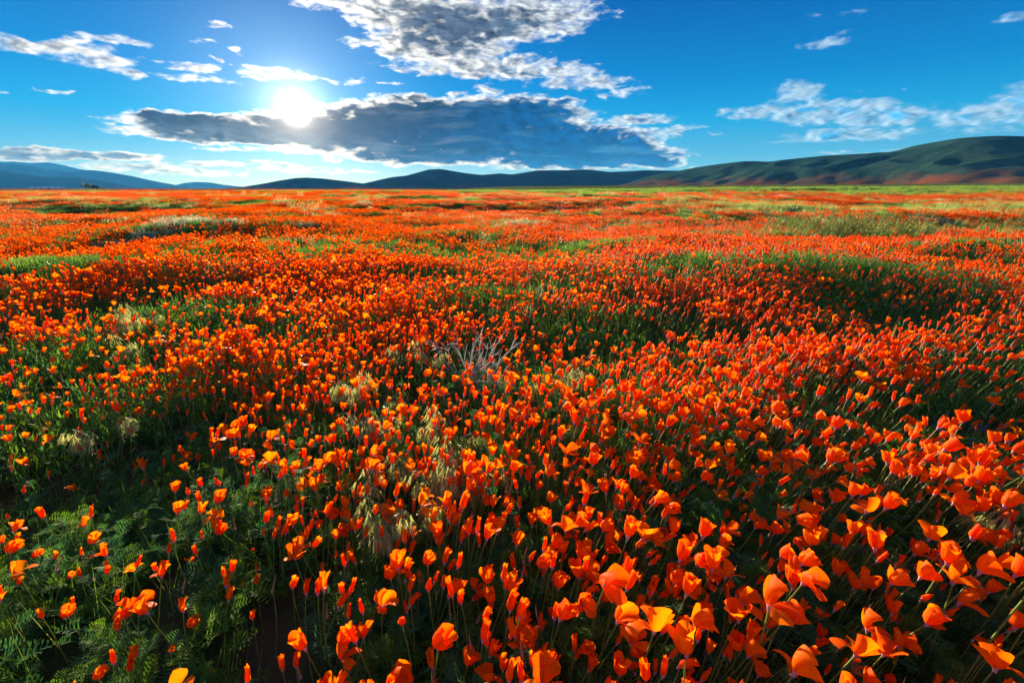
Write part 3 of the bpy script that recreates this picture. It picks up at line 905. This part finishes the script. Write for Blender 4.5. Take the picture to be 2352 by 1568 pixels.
def fern_clump(seed, nl, h, lod=0, mt=('fern',)):
    r = np.random.default_rng(seed)
    g = G()
    if lod == 0:                                       # a few branching stalks set with small divided leaves
        for st in range(4):
            a, e = r.uniform(0, 6.28), r.uniform(.7, 1.4)
            d = np.array((math.cos(a) * math.cos(e), math.sin(a) * math.cos(e), math.sin(e)))
            H = h * r.uniform(.55, 1.1)
            m0 = int(r.integers(len(mt)))
            b0 = np.array((r.uniform(-.03, .03), r.uniform(-.03, .03), 0))
            g.blade([b0, b0 + d * H * .5, b0 + d * H], .003, m0)
            for q in range(nl):
                t = r.uniform(.15, 1.0)
                fern_leaf(g, r, b0 + d * H * t, a + r.uniform(-2.2, 2.2), r.uniform(.1, 1.1), r.uniform(.045, .095) * (1.15 - .3 * t), m0)
        return g.me('fern_clump', [M[k] for k in mt])
    for q in range(nl):
        a, e = r.uniform(0, 6.28), r.uniform(.35, 1.35)
        b = (r.uniform(-.05, .05), r.uniform(-.05, .05), 0)
        L = h * r.uniform(.7, 1.2)
        d = np.array((math.cos(a) * math.cos(e), math.sin(a) * math.cos(e), math.sin(e)))
        p0 = np.array(b); p1 = p0 + d * L * .6; p2 = p0 + d * L - np.array((0, 0, .15 * L))
        m0 = int(r.integers(len(mt)))
        g.blade([p0, p1, p2], .005 * lod, m0)
        for k in range(7):
            t = r.uniform(.3, 1); p = p0 + d * L * t
            q3 = r.normal(0, 1, 3) + d * .5; q3[2] += .3; q3 /= np.linalg.norm(q3)
            g.blade([p, p + q3 * .018, p + q3 * .036], .0065 * lod, m0)
    return g.me('fern_clump', [M[k] for k in mt])

def veg(x, y):
    c = .55 + .45 * sst(fbm(x / .6, y / .5, 131), .3, .6)
    x0, y0 = gp(405, 1262, -0.05)
    return c * (1 - .97 * np.exp(-(((x - x0) / .11) ** 2 + ((y - y0) / .08) ** 2) ** 2))
FM = ('fern', 'fern_blue')
ring('foliage', .1, 2.6, 170, math.pi, [fern_clump(600 + i, 6, .215, 0, FM) for i in range(7)], 'feathery green poppy leaves covering the ground in front', 'foliage', 1, veg, .5, 1.35, 3.1, False)
ring('foliage', 2.6, 9, 75, math.radians(64), [fern_clump(620 + i, 18, .17, 1, FM) for i in range(6)], 'low green foliage between the poppy stems', 'foliage', 1, veg, .7, 1.4, 3.1, False)
def wide_clump(seed, cnt, rad, h, wdt, mt):
    r = np.random.default_rng(seed); g = G()
    for q in range(cnt):
        a, d = r.uniform(0, 6.28), rad * math.sqrt(r.uniform(0, 1))
        b = np.array((d * math.cos(a), d * math.sin(a), 0))
        t = np.array((r.uniform(-.05, .09), r.uniform(-.06, .06), h * r.uniform(.6, 1.1)))
        g.blade([b, b + t * .6, b + t], wdt, int(r.integers(len(mt))), (r.uniform(-1, 1), 1, 0))
    return g.me('green_clump', [M[k] for k in mt])
FG = ('fern', 'fern_blue', 'grass')
ring('foliage', 9, 24, 15, HALF, [wide_clump(640 + i, 110, .19, .17, .012, FG) for i in range(5)], 'green foliage under the poppies of the middle meadow', 'foliage', 1, veg, .8, 1.3, 3.1, False)
ring('foliage', 24, 64, 2.2, HALF, [wide_clump(650 + i, 240, .55, .19, .022, FG) for i in range(4)], 'green foliage showing among the far poppies', 'foliage', 1, veg, .8, 1.3, 3.1, False)
# thin stalks and blades rising among the flowers
ring('grass', .1, 8, 45, math.radians(75), [wide_clump(660 + i, 7, .05, .24, .0022, ('grass', 'fern')) for i in range(5)], 'thin grass blades rising between the poppy stems', 'grass', 1, lambda x, y: .25 + .6 * vn(x / .5, y / .5, 171), .7, 1.2, 3.1, True)
# pale grassland on the right beyond the flowers, and dry grass streaks over the far field
def grassland(x, y):
    g_ = sst(y * .9 + x * .45, 86, 100) * sst(x + .16 * y, 0, 16) * (.5 + .5 * vn(x / 12, y / 5, 201))
    g_ = np.maximum(g_, .9 * sst(fbm(x / 16, y / 5, 211), .60, .70) * sst(y, 26, 44))
    return np.maximum(g_, .9 * sst(x - .30 * y, -1, 4) * sst(np.hypot(x, y), 18, 22) * (1 - sst(np.hypot(x, y), 48, 56)) * sst(fbm(x / 9, y / 5, 77), .42, .54))
ring('meadow_grass', 17, 60, 2.2, HALF, [wide_clump(670 + i, 170, .45, .36, .010, ('fiddle', 'awn', 'grass')) for i in range(4)], 'pale green grass streaking across the poppies on the right', 'grass', 1, grassland, .7, 1.25, .5)
ring('meadow_grass', 60, 260, .40, HALF, [wide_clump(680 + i, 420, 1.3, .42, .03, ('fiddle', 'fern', 'grass', 'fern_blue')) for i in range(4)], 'pale green grassland below the hills', 'grass', 1, grassland, .7, 1.25, .5)

def dry(x, y):
    return sst(fbm(x / 4.0, y / 2.2, 231), .50, .68)
ring('dry_grass', 4, 22, 5.0, HALF, [wide_clump(720 + i, 26, .16, .30, .006, ('awn', 'straw', 'sage')) for i in range(4)], 'pale dry grass heads flecking the middle meadow', 'grass', .9, dry, .7, 1.1, .6)
ring('dry_grass', 22, 80, .9, HALF, [wide_clump(730 + i, 60, .5, .34, .016, ('awn', 'straw', 'sage')) for i in range(4)], 'pale dry grass heads flecking the far meadow', 'grass', .9, dry, .7, 1.1, .6)
def goldfield(seed):
    r = np.random.default_rng(seed); g = G()
    for q in range(9):
        b = np.array((r.uniform(-.05, .05), r.uniform(-.05, .05), 0)); t = b + np.array((r.uniform(-.01, .01), r.uniform(-.01, .01), r.uniform(.03, .08)))
        g.blade([b, (b + t) / 2, t], .0014, 1, (1, .3, 0))
        for k in range(7):
            a = k * .898 + r.uniform(0, .3)
            d = np.array((math.cos(a), math.sin(a), .15))
            g.blade([t, t + d * .0032, t + d * .0062], .0042, 0)
    return g.me('goldfield', [M['gold'], M['fern']])
def goldcov(x, y):
    c = .10 * sst(fbm(x / .8, y / .8, 141), .5, .65)
    for px, py, r in ((330, 1180, .22), (420, 1260, .2), (200, 1230, .25), (380, 1120, .2), (2320, 1060, .2), (1330, 800, .3), (260, 1330, .16)):
        gx, gy = gp(px, py, .05)
        c = np.maximum(c, np.exp(-((x - gx) ** 2 + (y - gy) ** 2) / (r * 1.4) ** 2))
    return c
ring('goldfields', .2, 4, 55, math.radians(70), [goldfield(690 + i) for i in range(4)], 'tiny yellow goldfields starring the dark hollows', 'flowers', .9, goldcov, .8, 1.2, 3.1, False)

# ------------------------------------------------------------------ single plants that stand out
def copies(name, protos, spots, cat, group, rise=0.0):
    """protos: list of [(part name, mesh)]; spots: (x, y, spin, lean, lean_az, scale, proto, label)"""
    for (px_, py_, spin, lean, laz, sc, pi_, lab) in spots:
        eu = eulers(np.array([spin]), np.array([lean]), np.array([laz]))[0]
        e = empty(name, (px_, py_, float(hz(px_, py_)) - .006 + rise), eu, sc)
        tag(e, lab, cat, group, 'thing')
        for nm, me in protos[pi_ % len(protos)]:
            obj(nm, me, e)

# brome grass: arching stalks with nodding, long-awned heads
def brome(seed, nst=5, nb=14):
    r = np.random.default_rng(seed)
    parts = []
    g = G()
    for q in range(nb):
        a = r.uniform(0, 6.28); L = r.uniform(.12, .26); w = r.uniform(.3, .8)
        d = np.array((math.cos(a), math.sin(a), 0))
        g.blade([d * .01, d * L * w * .4 + np.array((0, 0, L * .6)), d * L * w + np.array((0, 0, L * .55))], .0045)
    parts.append(('leaf_blades', g.me('leaf_blades', [M['grass']])))
    for q in range(nst):
        a = r.uniform(-.9, .9) + (math.pi if r.uniform() < .35 else 0); H = r.uniform(.25, .33)
        d = np.array((math.cos(a), math.sin(a), 0)); lat = r.uniform(.03, .07)
        pts = [d * lat * t ** 2 * 1.6 + np.array((0, 0, H * (t - .18 * t ** 4))) for t in np.linspace(0, 1, 7)]
        g = G(); g.tube(pts, .0012, .0007, 4)
        st = obj_mesh = ('stalk', g.me('stalk', [M['grass']]))
        parts.append(st)
        g = G()
        for k in range(22):
            t = r.uniform(.72, 1.0); b = pts[-1] * ((t - .72) / .28) + pts[4] * (1 - (t - .72) / .28)
            aa = a + r.normal(0, .7); dd = np.array((math.cos(aa), math.sin(aa), 0)); ll = r.uniform(.02, .045)
            p1 = b + dd * ll * .55 + np.array((0, 0, ll * .35)); p2 = b + dd * ll + np.array((0, 0, -ll * .1))
            g.blade([b, p1, p2], .0010, 0)
            for w_ in range(6):
                q3 = dd * r.uniform(.1, .5) + np.array((r.normal(0, .12), r.normal(0, .12), -1)); q3 /= np.linalg.norm(q3)
                s0 = p2 + q3 * r.uniform(0, .012); ln_ = r.uniform(.028, .050)
                g.blade([s0, s0 + q3 * ln_ * .4, s0 + q3 * ln_ + dd * ln_ * .15], .0026, 0, (r.uniform(-1, 1), r.uniform(-1, 1), .1))
        parts.append(('seed_head', g.me('seed_head', [M['awn']])))
    return parts
BR = [brome(800 + i) for i in range(4)]
spots = []
for i, (px, py, sc, lab) in enumerate(((855,1200,1.1,'nodding green brome grass with two thick drooping heads'),(925,1200,1.0,'nodding brome grass beside the thickest drooping tuft'),(985,1110,1.0,'arching brome grass drooping over furled poppies'),
        (1062,1095,1.1,'golden tipped brome grass arching behind the drooping tufts'),(1015,1140,1.0,'spiky brome grass with awns pointing sideways'),(960,1085,.9,'slender brome grass behind the nodding tufts'),
        (273,735,1.2,'bristly foxtail grass amid poppies past the hollow'),(312,722,1.2,'pale bristly foxtail grass beside another foxtail'),(263,785,1.0,'lone bristly foxtail grass on the sunlit slope'),(226,965,1.0,'grey tipped foxtail grass above the dark hollow'),
        (769,885,1.1,'silvery foxtail grass left of the grey twigs'),(854,915,1.1,'pale foxtail grass in the sunlit centre'),(969,822,1.1,'pinkish foxtail grass close beside the grey twigs'),(935,818,1.0,'feathery foxtail grass next to the pinkish one'),
        (807,990,1.0,'upright foxtail grass among tall furled poppies'),(1022,1005,1.0,'fanned brome grass among dense furled poppies'),(840,1000,.9,'small foxtail grass between furled poppies'),(2280,1185,1.0,'windswept pale foxtail grass on the right'),
        (1290,850,1.0,'thin pale grass tuft right of the grey twigs'),(1350,870,1.0,'yellowish grass tuft on the sunlit crest'),(1180,880,.9,'bright green grass tuft under the grey twigs'))):
    gx, gy = gp(px, py, .25)
    spots.append((gx, gy, rng.uniform(-.7, .7), .08, 0.0, sc * 1.1, i, lab))
copies('brome_grass', BR, spots, 'grass', 'brome and foxtail grasses among the near poppies')

# the bare grey twigs in the middle of the field
def twigs():
    r = np.random.default_rng(77)
    parts = []
    for q in range(40):
        a = r.uniform(0, 6.28); L = r.uniform(.20, .50); sl = r.uniform(.25, 1.25)
        d = np.array((math.cos(a) * math.sin(sl) + .12, math.sin(a) * math.sin(sl), math.cos(sl)))
        d /= np.linalg.norm(d)
        g = G()
        bow = np.array((r.normal(0, .06), r.normal(0, .06), r.uniform(-.06, .05)))
        pts = [d * L * t + bow * math.sin(2.6 * t) for t in np.linspace(0, 1, 7)]
        g.tube(pts, .0026, .0010, 4)
        for k in range(r.integers(5, 9)):
            i0 = r.integers(2, 6); b = pts[i0]
            dd = d + r.normal(0, .55, 3); dd /= np.linalg.norm(dd); l2 = r.uniform(.05, .14)
            g.tube([b, b + dd * l2 * .5 + np.array((0, 0, .01)), b + dd * l2], .0020, .0009, 3)
        parts.append(('twig', g.me('twig', [M['twig']])))
    return parts
gx, gy = gp(1105, 862, .16)
copies('dry_bush', [twigs()], [(gx, gy, 0, .05, 0, .95, 0, 'dead bush of bare pale silvery twigs amid poppies')], 'dead bush', None)
gx, gy = gp(1530, 745, .10)
copies('dry_stalks', [twigs()[:6]], [(gx, gy, 1.0, .05, 0, .55, 0, 'few bare pale stalks poking up beyond the grey bush')], 'dead stalks', None)

# silvery sage mounds
def sage(seed, cnt=1500):
    r = np.random.default_rng(seed)
    g = G()
    lob = [(r.uniform(-.5, .5), r.uniform(-.35, .35), r.uniform(.35, .6)) for _ in range(6)]
    for q in range(cnt):
        lx, ly, lr = lob[r.integers(6)]
        u = r.normal(0, 1, 3); u[2] = abs(u[2]); u /= np.linalg.norm(u)
        b = np.array((lx, ly, 0)) + u * lr * r.uniform(.72, 1.0) * np.array((1, 1, .62))
        t = u + r.normal(0, .45, 3) + np.array((.25, 0, .3)); t /= np.linalg.norm(t)
        L = r.uniform(.05, .11)
        g.blade([b, b + t * L * .5, b + t * L], .011, 0, tuple(r.normal(0, 1, 3)))
    f = g.me('foliage', [M['sage']])
    g = G()
    for lx, ly, lr in lob:
        for k in range(4):
            a = r.uniform(0, 6.28)
            g.tube([(0, 0, -.02), (lx * .5, ly * .5, .12), (lx + .25 * lr * math.cos(a), ly + .25 * lr * math.sin(a), lr * .45)], .008, .003, 4)
    return [('foliage', f), ('branches', g.me('branches', [M['wood']]))]
SG = [sage(900 + i) for i in range(3)]
spots = []
for i, (px, py, sc, lab) in enumerate(((300,552,.75,'low silvery sage mound at the tapering end of the long hummock'),(350,545,.8,'silvery sage mound in the long hummock, near its low end'),(405,538,.95,'broad silvery sage mound on the slope of the long hummock'),(455,533,1.05,'highest silvery sage mound topping the long hummock'),
        (510,534,.8,'silvery sage mound just past the top of the hummock'),(570,512,.9,'rounded sage mound behind the long hummock'),(605,512,.7,'small sage mound beside the rounded one'),(690,528,.8,'grey green sage mound half buried in poppies'),
        (1170,492,1.0,'dark sage mound in the middle distance'),(1205,512,1.1,'wide dark green sage mound in front of another'),(1240,517,.7,'small sage bush at the foot of the wide mound'),(840,480,1.2,'pale sage mound under dry grass'),(800,492,.9,'flat sage bush near the pale mound'),
        (1010,520,.9,'sage mound sunk among poppies'),(1290,478,1.0,'far dark sage bush in the orange field'),(440,470,1.0,'far grey sage bush in the left field'),(105,503,.8,'sage bush near the pale flowering stalks'),(240,468,1.1,'dark far sage bush amid deep orange'),
        (1655,545,.8,'silvery sage mound before the fiddleneck stand'),(1560,520,.8,'pale sage mound amid poppies, off the fiddleneck stand'),(2130,505,1.0,'dark sage mound beside the fiddleneck stand'))):
    gx, gy = gp(px, py, .12)
    spots.append((gx, gy, rng.uniform(-.5, .5), 0, 0, sc * 1.0, i, lab))
copies('sage_bush', SG, spots, 'shrub', 'silvery sage mounds across the field', -.05)

# fiddlenecks: tall leaning stalks with coiled dark-yellow heads
def fiddleneck(seed, yellow=False):
    r = np.random.default_rng(seed)
    H = r.uniform(.62, .85)
    pts = [np.array((.10 * t * t, .03 * math.sin(3 * t), H * t)) for t in np.linspace(0, 1, 6)]
    g = G(); g.tube(pts, .009, .004, 4)
    tips = [pts[-1]]
    for k in range(5):
        i0 = r.integers(2, 5); a = r.uniform(0, 6.28)
        e = pts[i0] + np.array((.08 * math.cos(a) + .03, .08 * math.sin(a), r.uniform(.10, .22)))
        g.tube([pts[i0], (pts[i0] + e) / 2 + np.array((.02 * math.cos(a), .02 * math.sin(a), -.01)), e], .003, .002, 3)
        tips.append(e)
    parts = [('stalk', g.me('stalk', [M['fiddle']]))]
    g = G()
    for k in range(80):
        t = r.uniform(.03, .95); p = np.array((.10 * t * t, 0, H * t)); a = r.uniform(0, 6.28); L = r.uniform(.05, .12) * (1.2 - .6 * t)
        d = np.array((math.cos(a), math.sin(a), .9))
        g.blade([p, p + d * L * .5, p + d * L * np.array((1, 1, .8))], .017, 0)
    parts.append(('leaves', g.me('leaves', [M['fiddle']])))
    for tp in tips:
        g = G()
        for k in range(7):
            th = -.5 + k * .55; rr = .020 * (1 - k * .09)
            c = tp + np.array((rr * math.sin(th) + .01, r.normal(0, .004), rr * math.cos(th) - .012))
            s_ = .011
            v = [c + np.array(q) * s_ for q in ((1, 0, 0), (-1, 0, 0), (0, 1, 0), (0, -1, 0), (0, 0, 1), (0, 0, -1))]
            g.add(v, [(0, 2, 4), (2, 1, 4), (1, 3, 4), (3, 0, 4), (2, 0, 5), (1, 2, 5), (3, 1, 5), (0, 3, 5)])
        parts.append(('flower_head', g.me('flower_head', [M['gold'] if yellow else M['fiddle_head']])))
    return parts
FN = [fiddleneck(950 + i) for i in range(5)]
FY = [fiddleneck(970 + i, True) for i in range(3)]
spots = []
r_ = np.random.default_rng(4)
while len(spots) < 165:
    px, py = r_.normal(1925, 105), r_.uniform(512, 548)
    if 1650 < px < 2140:
        gx, gy = gp(px, py, .05)
        edge = abs(px - 1925) > 170
        spots.append((gx, gy, r_.uniform(-.6, .6), r_.uniform(.18, .55), r_.normal(0, .2), r_.uniform(.8, 1.12), len(spots),
                      'pale green fiddleneck at the thin edge of the tall stand, leaning right' if edge else 'pale green fiddleneck packed inside the tall stand, leaning right'))
copies('fiddleneck', FN, [q for q in spots if 'edge' not in q[7]], 'wildflower', 'fiddlenecks inside the tall stand')
copies('fiddleneck', FN, [q for q in spots if 'edge' in q[7]], 'wildflower', 'fiddlenecks on the edge of the tall stand')
spots = []
for i in range(34):
    px, py = r_.uniform(2230, 2352), r_.uniform(500, 560)
    gx, gy = gp(px, py, .05)
    spots.append((gx, gy, r_.uniform(-.6, .6), r_.uniform(.15, .5), r_.normal(0, .2), r_.uniform(.7, 1.0), i, 'green fiddleneck in the loose group past the tall stand'))
copies('fiddleneck', FN, spots, 'wildflower', 'loose fiddlenecks past the tall stand')
spots = []
for i, (px, py, lab) in enumerate(((25,520,0),(45,528,0),(62,518,0),(78,530,0),(95,524,0),(110,532,0),(130,528,0),(278,532,1),(290,535,1),(470,520,2),(484,526,2),(1165,560,3),(1180,566,3),(1820,585,4),(620,505,5),(655,500,5),(690,498,5))):
    gx, gy = gp(px, py, .05)
    t = ('yellow tipped pale stalk in the row left of the hummock', 'yellow tipped pale stalk alone in deep orange poppies', 'yellow tipped pale stalk rising behind the sage hummock', 'curled pale stalk near the field centre', 'yellow curled stalk in front of the fiddleneck stand', 'pale yellow tipped stalk beyond the hummock')[lab]
    spots.append((gx, gy, r_.uniform(-.6, .6), r_.uniform(.0, .2), r_.normal(0, .4), r_.uniform(.6, .8), i, t))
copies('fiddleneck', FY, spots, 'wildflower', 'scattered yellow tipped stalks')

# straw-coloured grass tufts in the far field
def tuft(seed):
    r = np.random.default_rng(seed); g = G()
    for q in range(70):
        a, d = r.uniform(0, 6.28), .32 * math.sqrt(r.uniform())
        b = np.array((d * math.cos(a), d * math.sin(a), 0)); t = np.array((r.normal(.06, .08), r.normal(0, .08), r.uniform(.30, .58)))
        g.blade([b, b + t * .55, b + t], .013, 0, (r.uniform(-1, 1), 1, 0))
    f = ('blades', g.me('blades', [M['straw']]))
    g = G()
    for q in range(26):
        a, d = r.uniform(0, 6.28), .28 * math.sqrt(r.uniform())
        b = np.array((d * math.cos(a), d * math.sin(a), r.uniform(.38, .60)))
        g.blade([b, b + np.array((.01, 0, .04)), b + np.array((.03, 0, .08))], .02, 0, (r.uniform(-1, 1), 1, 0))
    return [f, ('seed_heads', g.me('seed_heads', [M['awn']]))]
TF = [tuft(1000 + i) for i in range(3)]
spots = []
for i, (px, py, sc, lab) in enumerate(((668,488,.9,0),(690,490,1.0,0),(705,492,.9,0),(722,488,.9,0),(660,478,.9,0),(735,482,.9,0),(712,480,1.0,0),(640,468,1.1,1),(610,463,1.1,1),(690,462,1.2,1),(840,470,1.2,2),(865,468,1.2,2),(820,474,1.1,2),
        (880,474,1.0,2),(850,488,.8,3),(800,470,1.1,2),(480,452,1.6,4),(500,450,1.6,4),(520,452,1.6,4),(560,450,1.8,4),(585,450,1.8,4),(150,455,1.5,5),(215,452,1.5,5),(90,457,1.4,5),(350,452,1.6,5),(930,503,.8,6),(1060,470,1.1,6),(1110,560,.6,6))):
    gx, gy = gp(px, py, .05)
    t = ('sunlit straw grass tuft in the glowing far clump', 'straw grass tuft behind the glowing clump', 'straw grass tuft around the pale sage mound', 'short straw grass tuft in front of the pale sage mound', 'pale grass tuft in the far strip near the skyline', 'dull grass tuft in the far left field', 'solitary straw grass tuft among poppies')[lab]
    spots.append((gx, gy, rng.uniform(-.6, .6), .12, 0, sc, i, t))
copies('straw_grass', TF, spots, 'grass', 'straw coloured grass tufts in the far field')

# small blue lupines
def lupine(seed):
    r = np.random.default_rng(seed)
    g = G(); g.tube([(0, 0, 0), (.01, 0, .08), (.015, 0, .17)], .0015, .001, 4)
    parts = [('stem', g.me('stem', [M['stem']]))]
    g = G()
    for k in range(22):
        t = r.uniform(0, 1); a = r.uniform(0, 6.28)
        c = np.array((.014, 0, .13 + .045 * t)); d = np.array((math.cos(a), math.sin(a), .4)) * (.011 * (1.1 - .7 * t))
        g.blade([c, c + d * .6, c + d], .007, 0, (r.uniform(-1, 1), 0, 1))
    parts.append(('blossom', g.me('blossom', [M['lupine']])))
    g = G()
    for k in range(8):
        a = k * .785; g.blade([(.004, 0, .05), (.004 + .02 * math.cos(a), .02 * math.sin(a), .062), (.004 + .035 * math.cos(a), .035 * math.sin(a), .055)], .006)
    parts.append(('leaf_whorl', g.me('leaf_whorl', [M['fern_blue']])))
    return parts
LP = [lupine(1100 + i) for i in range(3)]
spots = []
for i, (px, py) in enumerate(((2140,955),(2150,972),(2170,962),(2195,975),(2230,985),(2240,968),(2262,978),(2185,1000),(2215,1010),(2280,990),(2160,1045),(2275,1050),(1930,930),(1335,775),(1345,768),(1300,760),(250,940),(1980,690),(2005,700),(1880,700))):
    gx, gy = gp(px, py, .14)
    spots.append((gx, gy, rng.uniform(-3, 3), .15, 0, rng.uniform(.9, 1.2), i, 'small blue lupine in the thin patch near the right hollow' if i < 12 else 'small blue lupine hidden among denser poppies'))
copies('lupine', LP, spots[:12], 'wildflower', 'blue lupines near the right hollow')
copies('lupine', LP, spots[12:], 'wildflower', 'blue lupines among denser poppies')

# ------------------------------------------------------------------ far things: trees, shed, fence
def far_tree(px, dist, h, wd, seed, lab):
    a = math.radians(azel(px, 430)[0]); bx, by = dist * math.sin(a), dist * math.cos(a)
    r = np.random.default_rng(seed)
    e = empty('tree', (bx, by, float(hz(bx, by)) - .1)); tag(e, lab, 'tree', 'trees on the far edge of the field')
    g = G(); g.tube([(0, 0, 0), (.1, 0, h * .3), (.2, .1, h * .75)], .3, .1, 6)
    for k in range(5):
        an = r.uniform(0, 6.28); g.tube([(.1, 0, h * .3), (wd * .2 * math.cos(an), wd * .2 * math.sin(an), h * .55), (wd * .35 * math.cos(an), wd * .35 * math.sin(an), h * .7)], .14, .05, 4)
    obj('trunk', g.me('trunk', [M['wood']]), e)
    g = G()
    cs_ = [(r.uniform(-.35, .35) * wd, r.uniform(-.35, .35) * wd, h * r.uniform(.35, .8), r.uniform(.14, .24) * wd) for _ in range(9)]
    for k in range(1400):
        cx, cy_, cz, cr_ = cs_[r.integers(9)]
        u = r.normal(0, 1, 3); u /= np.linalg.norm(u)
        p = np.array((cx, cy_, cz)) + u * cr_ * r.uniform(.5, 1.05); d = r.normal(0, 1, 3); d /= np.linalg.norm(d)
        g.blade([p, p + d * .3, p + d * .55], .35, 0, tuple(r.normal(0, 1, 3)))
    obj('crown', g.me('crown', [M['treeleaf']]), e)
far_tree(197, 900, 10.0, 13, 1, 'widest dark tree of the far group below the mountains')
far_tree(211, 905, 7.5, 11, 2, 'middle dark tree of the far group, lower than its neighbour')
far_tree(222, 910, 6.0, 8, 3, 'smallest dark tree ending the far group')

def box(g, x0, x1, y0, y1, z0, z1, m=0):
    v = [(x, y, z) for z in (z0, z1) for x, y in ((x0, y0), (x1, y0), (x1, y1), (x0, y1))]
    g.add(v, [(0, 3, 2, 1), (4, 5, 6, 7), (0, 1, 5, 4), (1, 2, 6, 5), (2, 3, 7, 6), (3, 0, 4, 7)], m)
a = math.radians(azel(108, 430)[0]); bx, by = 1500 * math.sin(a), 1500 * math.cos(a)
e = empty('farm_shed', (bx, by, -.3), (0, 0, -a)); tag(e, 'long low white shed at the foot of the blue mountains', 'shed')
g = G(); box(g, -28, 28, -6, 6, 0, 3.4); obj('wall', g.me('wall', [M['paint']], False), e)
g = G()
g.add([(-29, -7, 3.41), (29, -7, 3.41), (29, 0, 5.2), (-29, 0, 5.2), (-29, 7, 3.41), (29, 7, 3.41)], [(0, 1, 2, 3), (3, 2, 5, 4), (0, 3, 4), (1, 5, 2)])
obj('roof', g.me('roof', [M['roof']], False), e)
for k in range(5):
    g = G(); box(g, -22 + k * 11, -18 + k * 11, -6.08, -6.003, .3 if k == 2 else 1.2, 2.6); obj('door' if k == 2 else 'window', g.me('opening', [M['pane']], False), e)

# wire fence along the far side of the grassland
e = empty('fence', (0, 0, 0)); tag(e, 'thin wire fence on wooden posts crossing the far grassland', 'fence')
post_me = None
prev = []
fx0, fy0, fx1, fy1 = 30.0, 178.0, 190.0, 150.0
NP = 26
for k in range(NP):
    t = k / (NP - 1); fx, fy = fx0 + (fx1 - fx0) * t, fy0 + (fy1 - fy0) * t
    if post_me is None:
        g = G(); g.tube([(0, 0, -.3), (0, 0, .6), (.02, 0, 1.35)], .07, .06, 6, cap=True); post_me = g.me('post', [M['wood']])
    o = obj('post', post_me, e); o.location = (fx, fy, float(hz(fx, fy))); o.rotation_euler = (random.uniform(-.06, .06), random.uniform(-.06, .06), 0)
    prev.append((fx, fy, float(hz(fx, fy))))
for hgt in (.55, 1.0):
    g = G(); g.tube([(p[0], p[1] - .07, p[2] + hgt) for p in prev], .008, .008, 3); obj('wire', g.me('wire', [M['twig']]), e)

# ------------------------------------------------------------------ air between here and the mountains
def haze():
    m_, N = mat('haze_air')
    pv_ = N.n('ShaderNodeVolumePrincipled')
    pv_.inputs['Color'].default_value = (0.05, 0.36, 1.0, 1)
    pv_.inputs['Absorption Color'].default_value = (1, 1, 1, 1)
    pv_.inputs['Density'].default_value = HAZE
    pv_.inputs['Anisotropy'].default_value = 0.0
    o = N.n('ShaderNodeOutputMaterial'); N.t.links.new(pv_.outputs[0], o.inputs['Volume'])
    g = G(); top_z = max((o.matrix_basis @ v_.co).z for o in bpy.data.objects if o.name.startswith('mountain') for v_ in o.data.vertices) + 12
    box(g, -31000, 31000, -31000, 31000, -14, top_z)
    b = obj('haze', g.me('haze', [m_], False))
    tag(b, 'thin blue haze in the air over the whole valley', 'haze', None, 'stuff')
if HAZE > 0:
    haze()
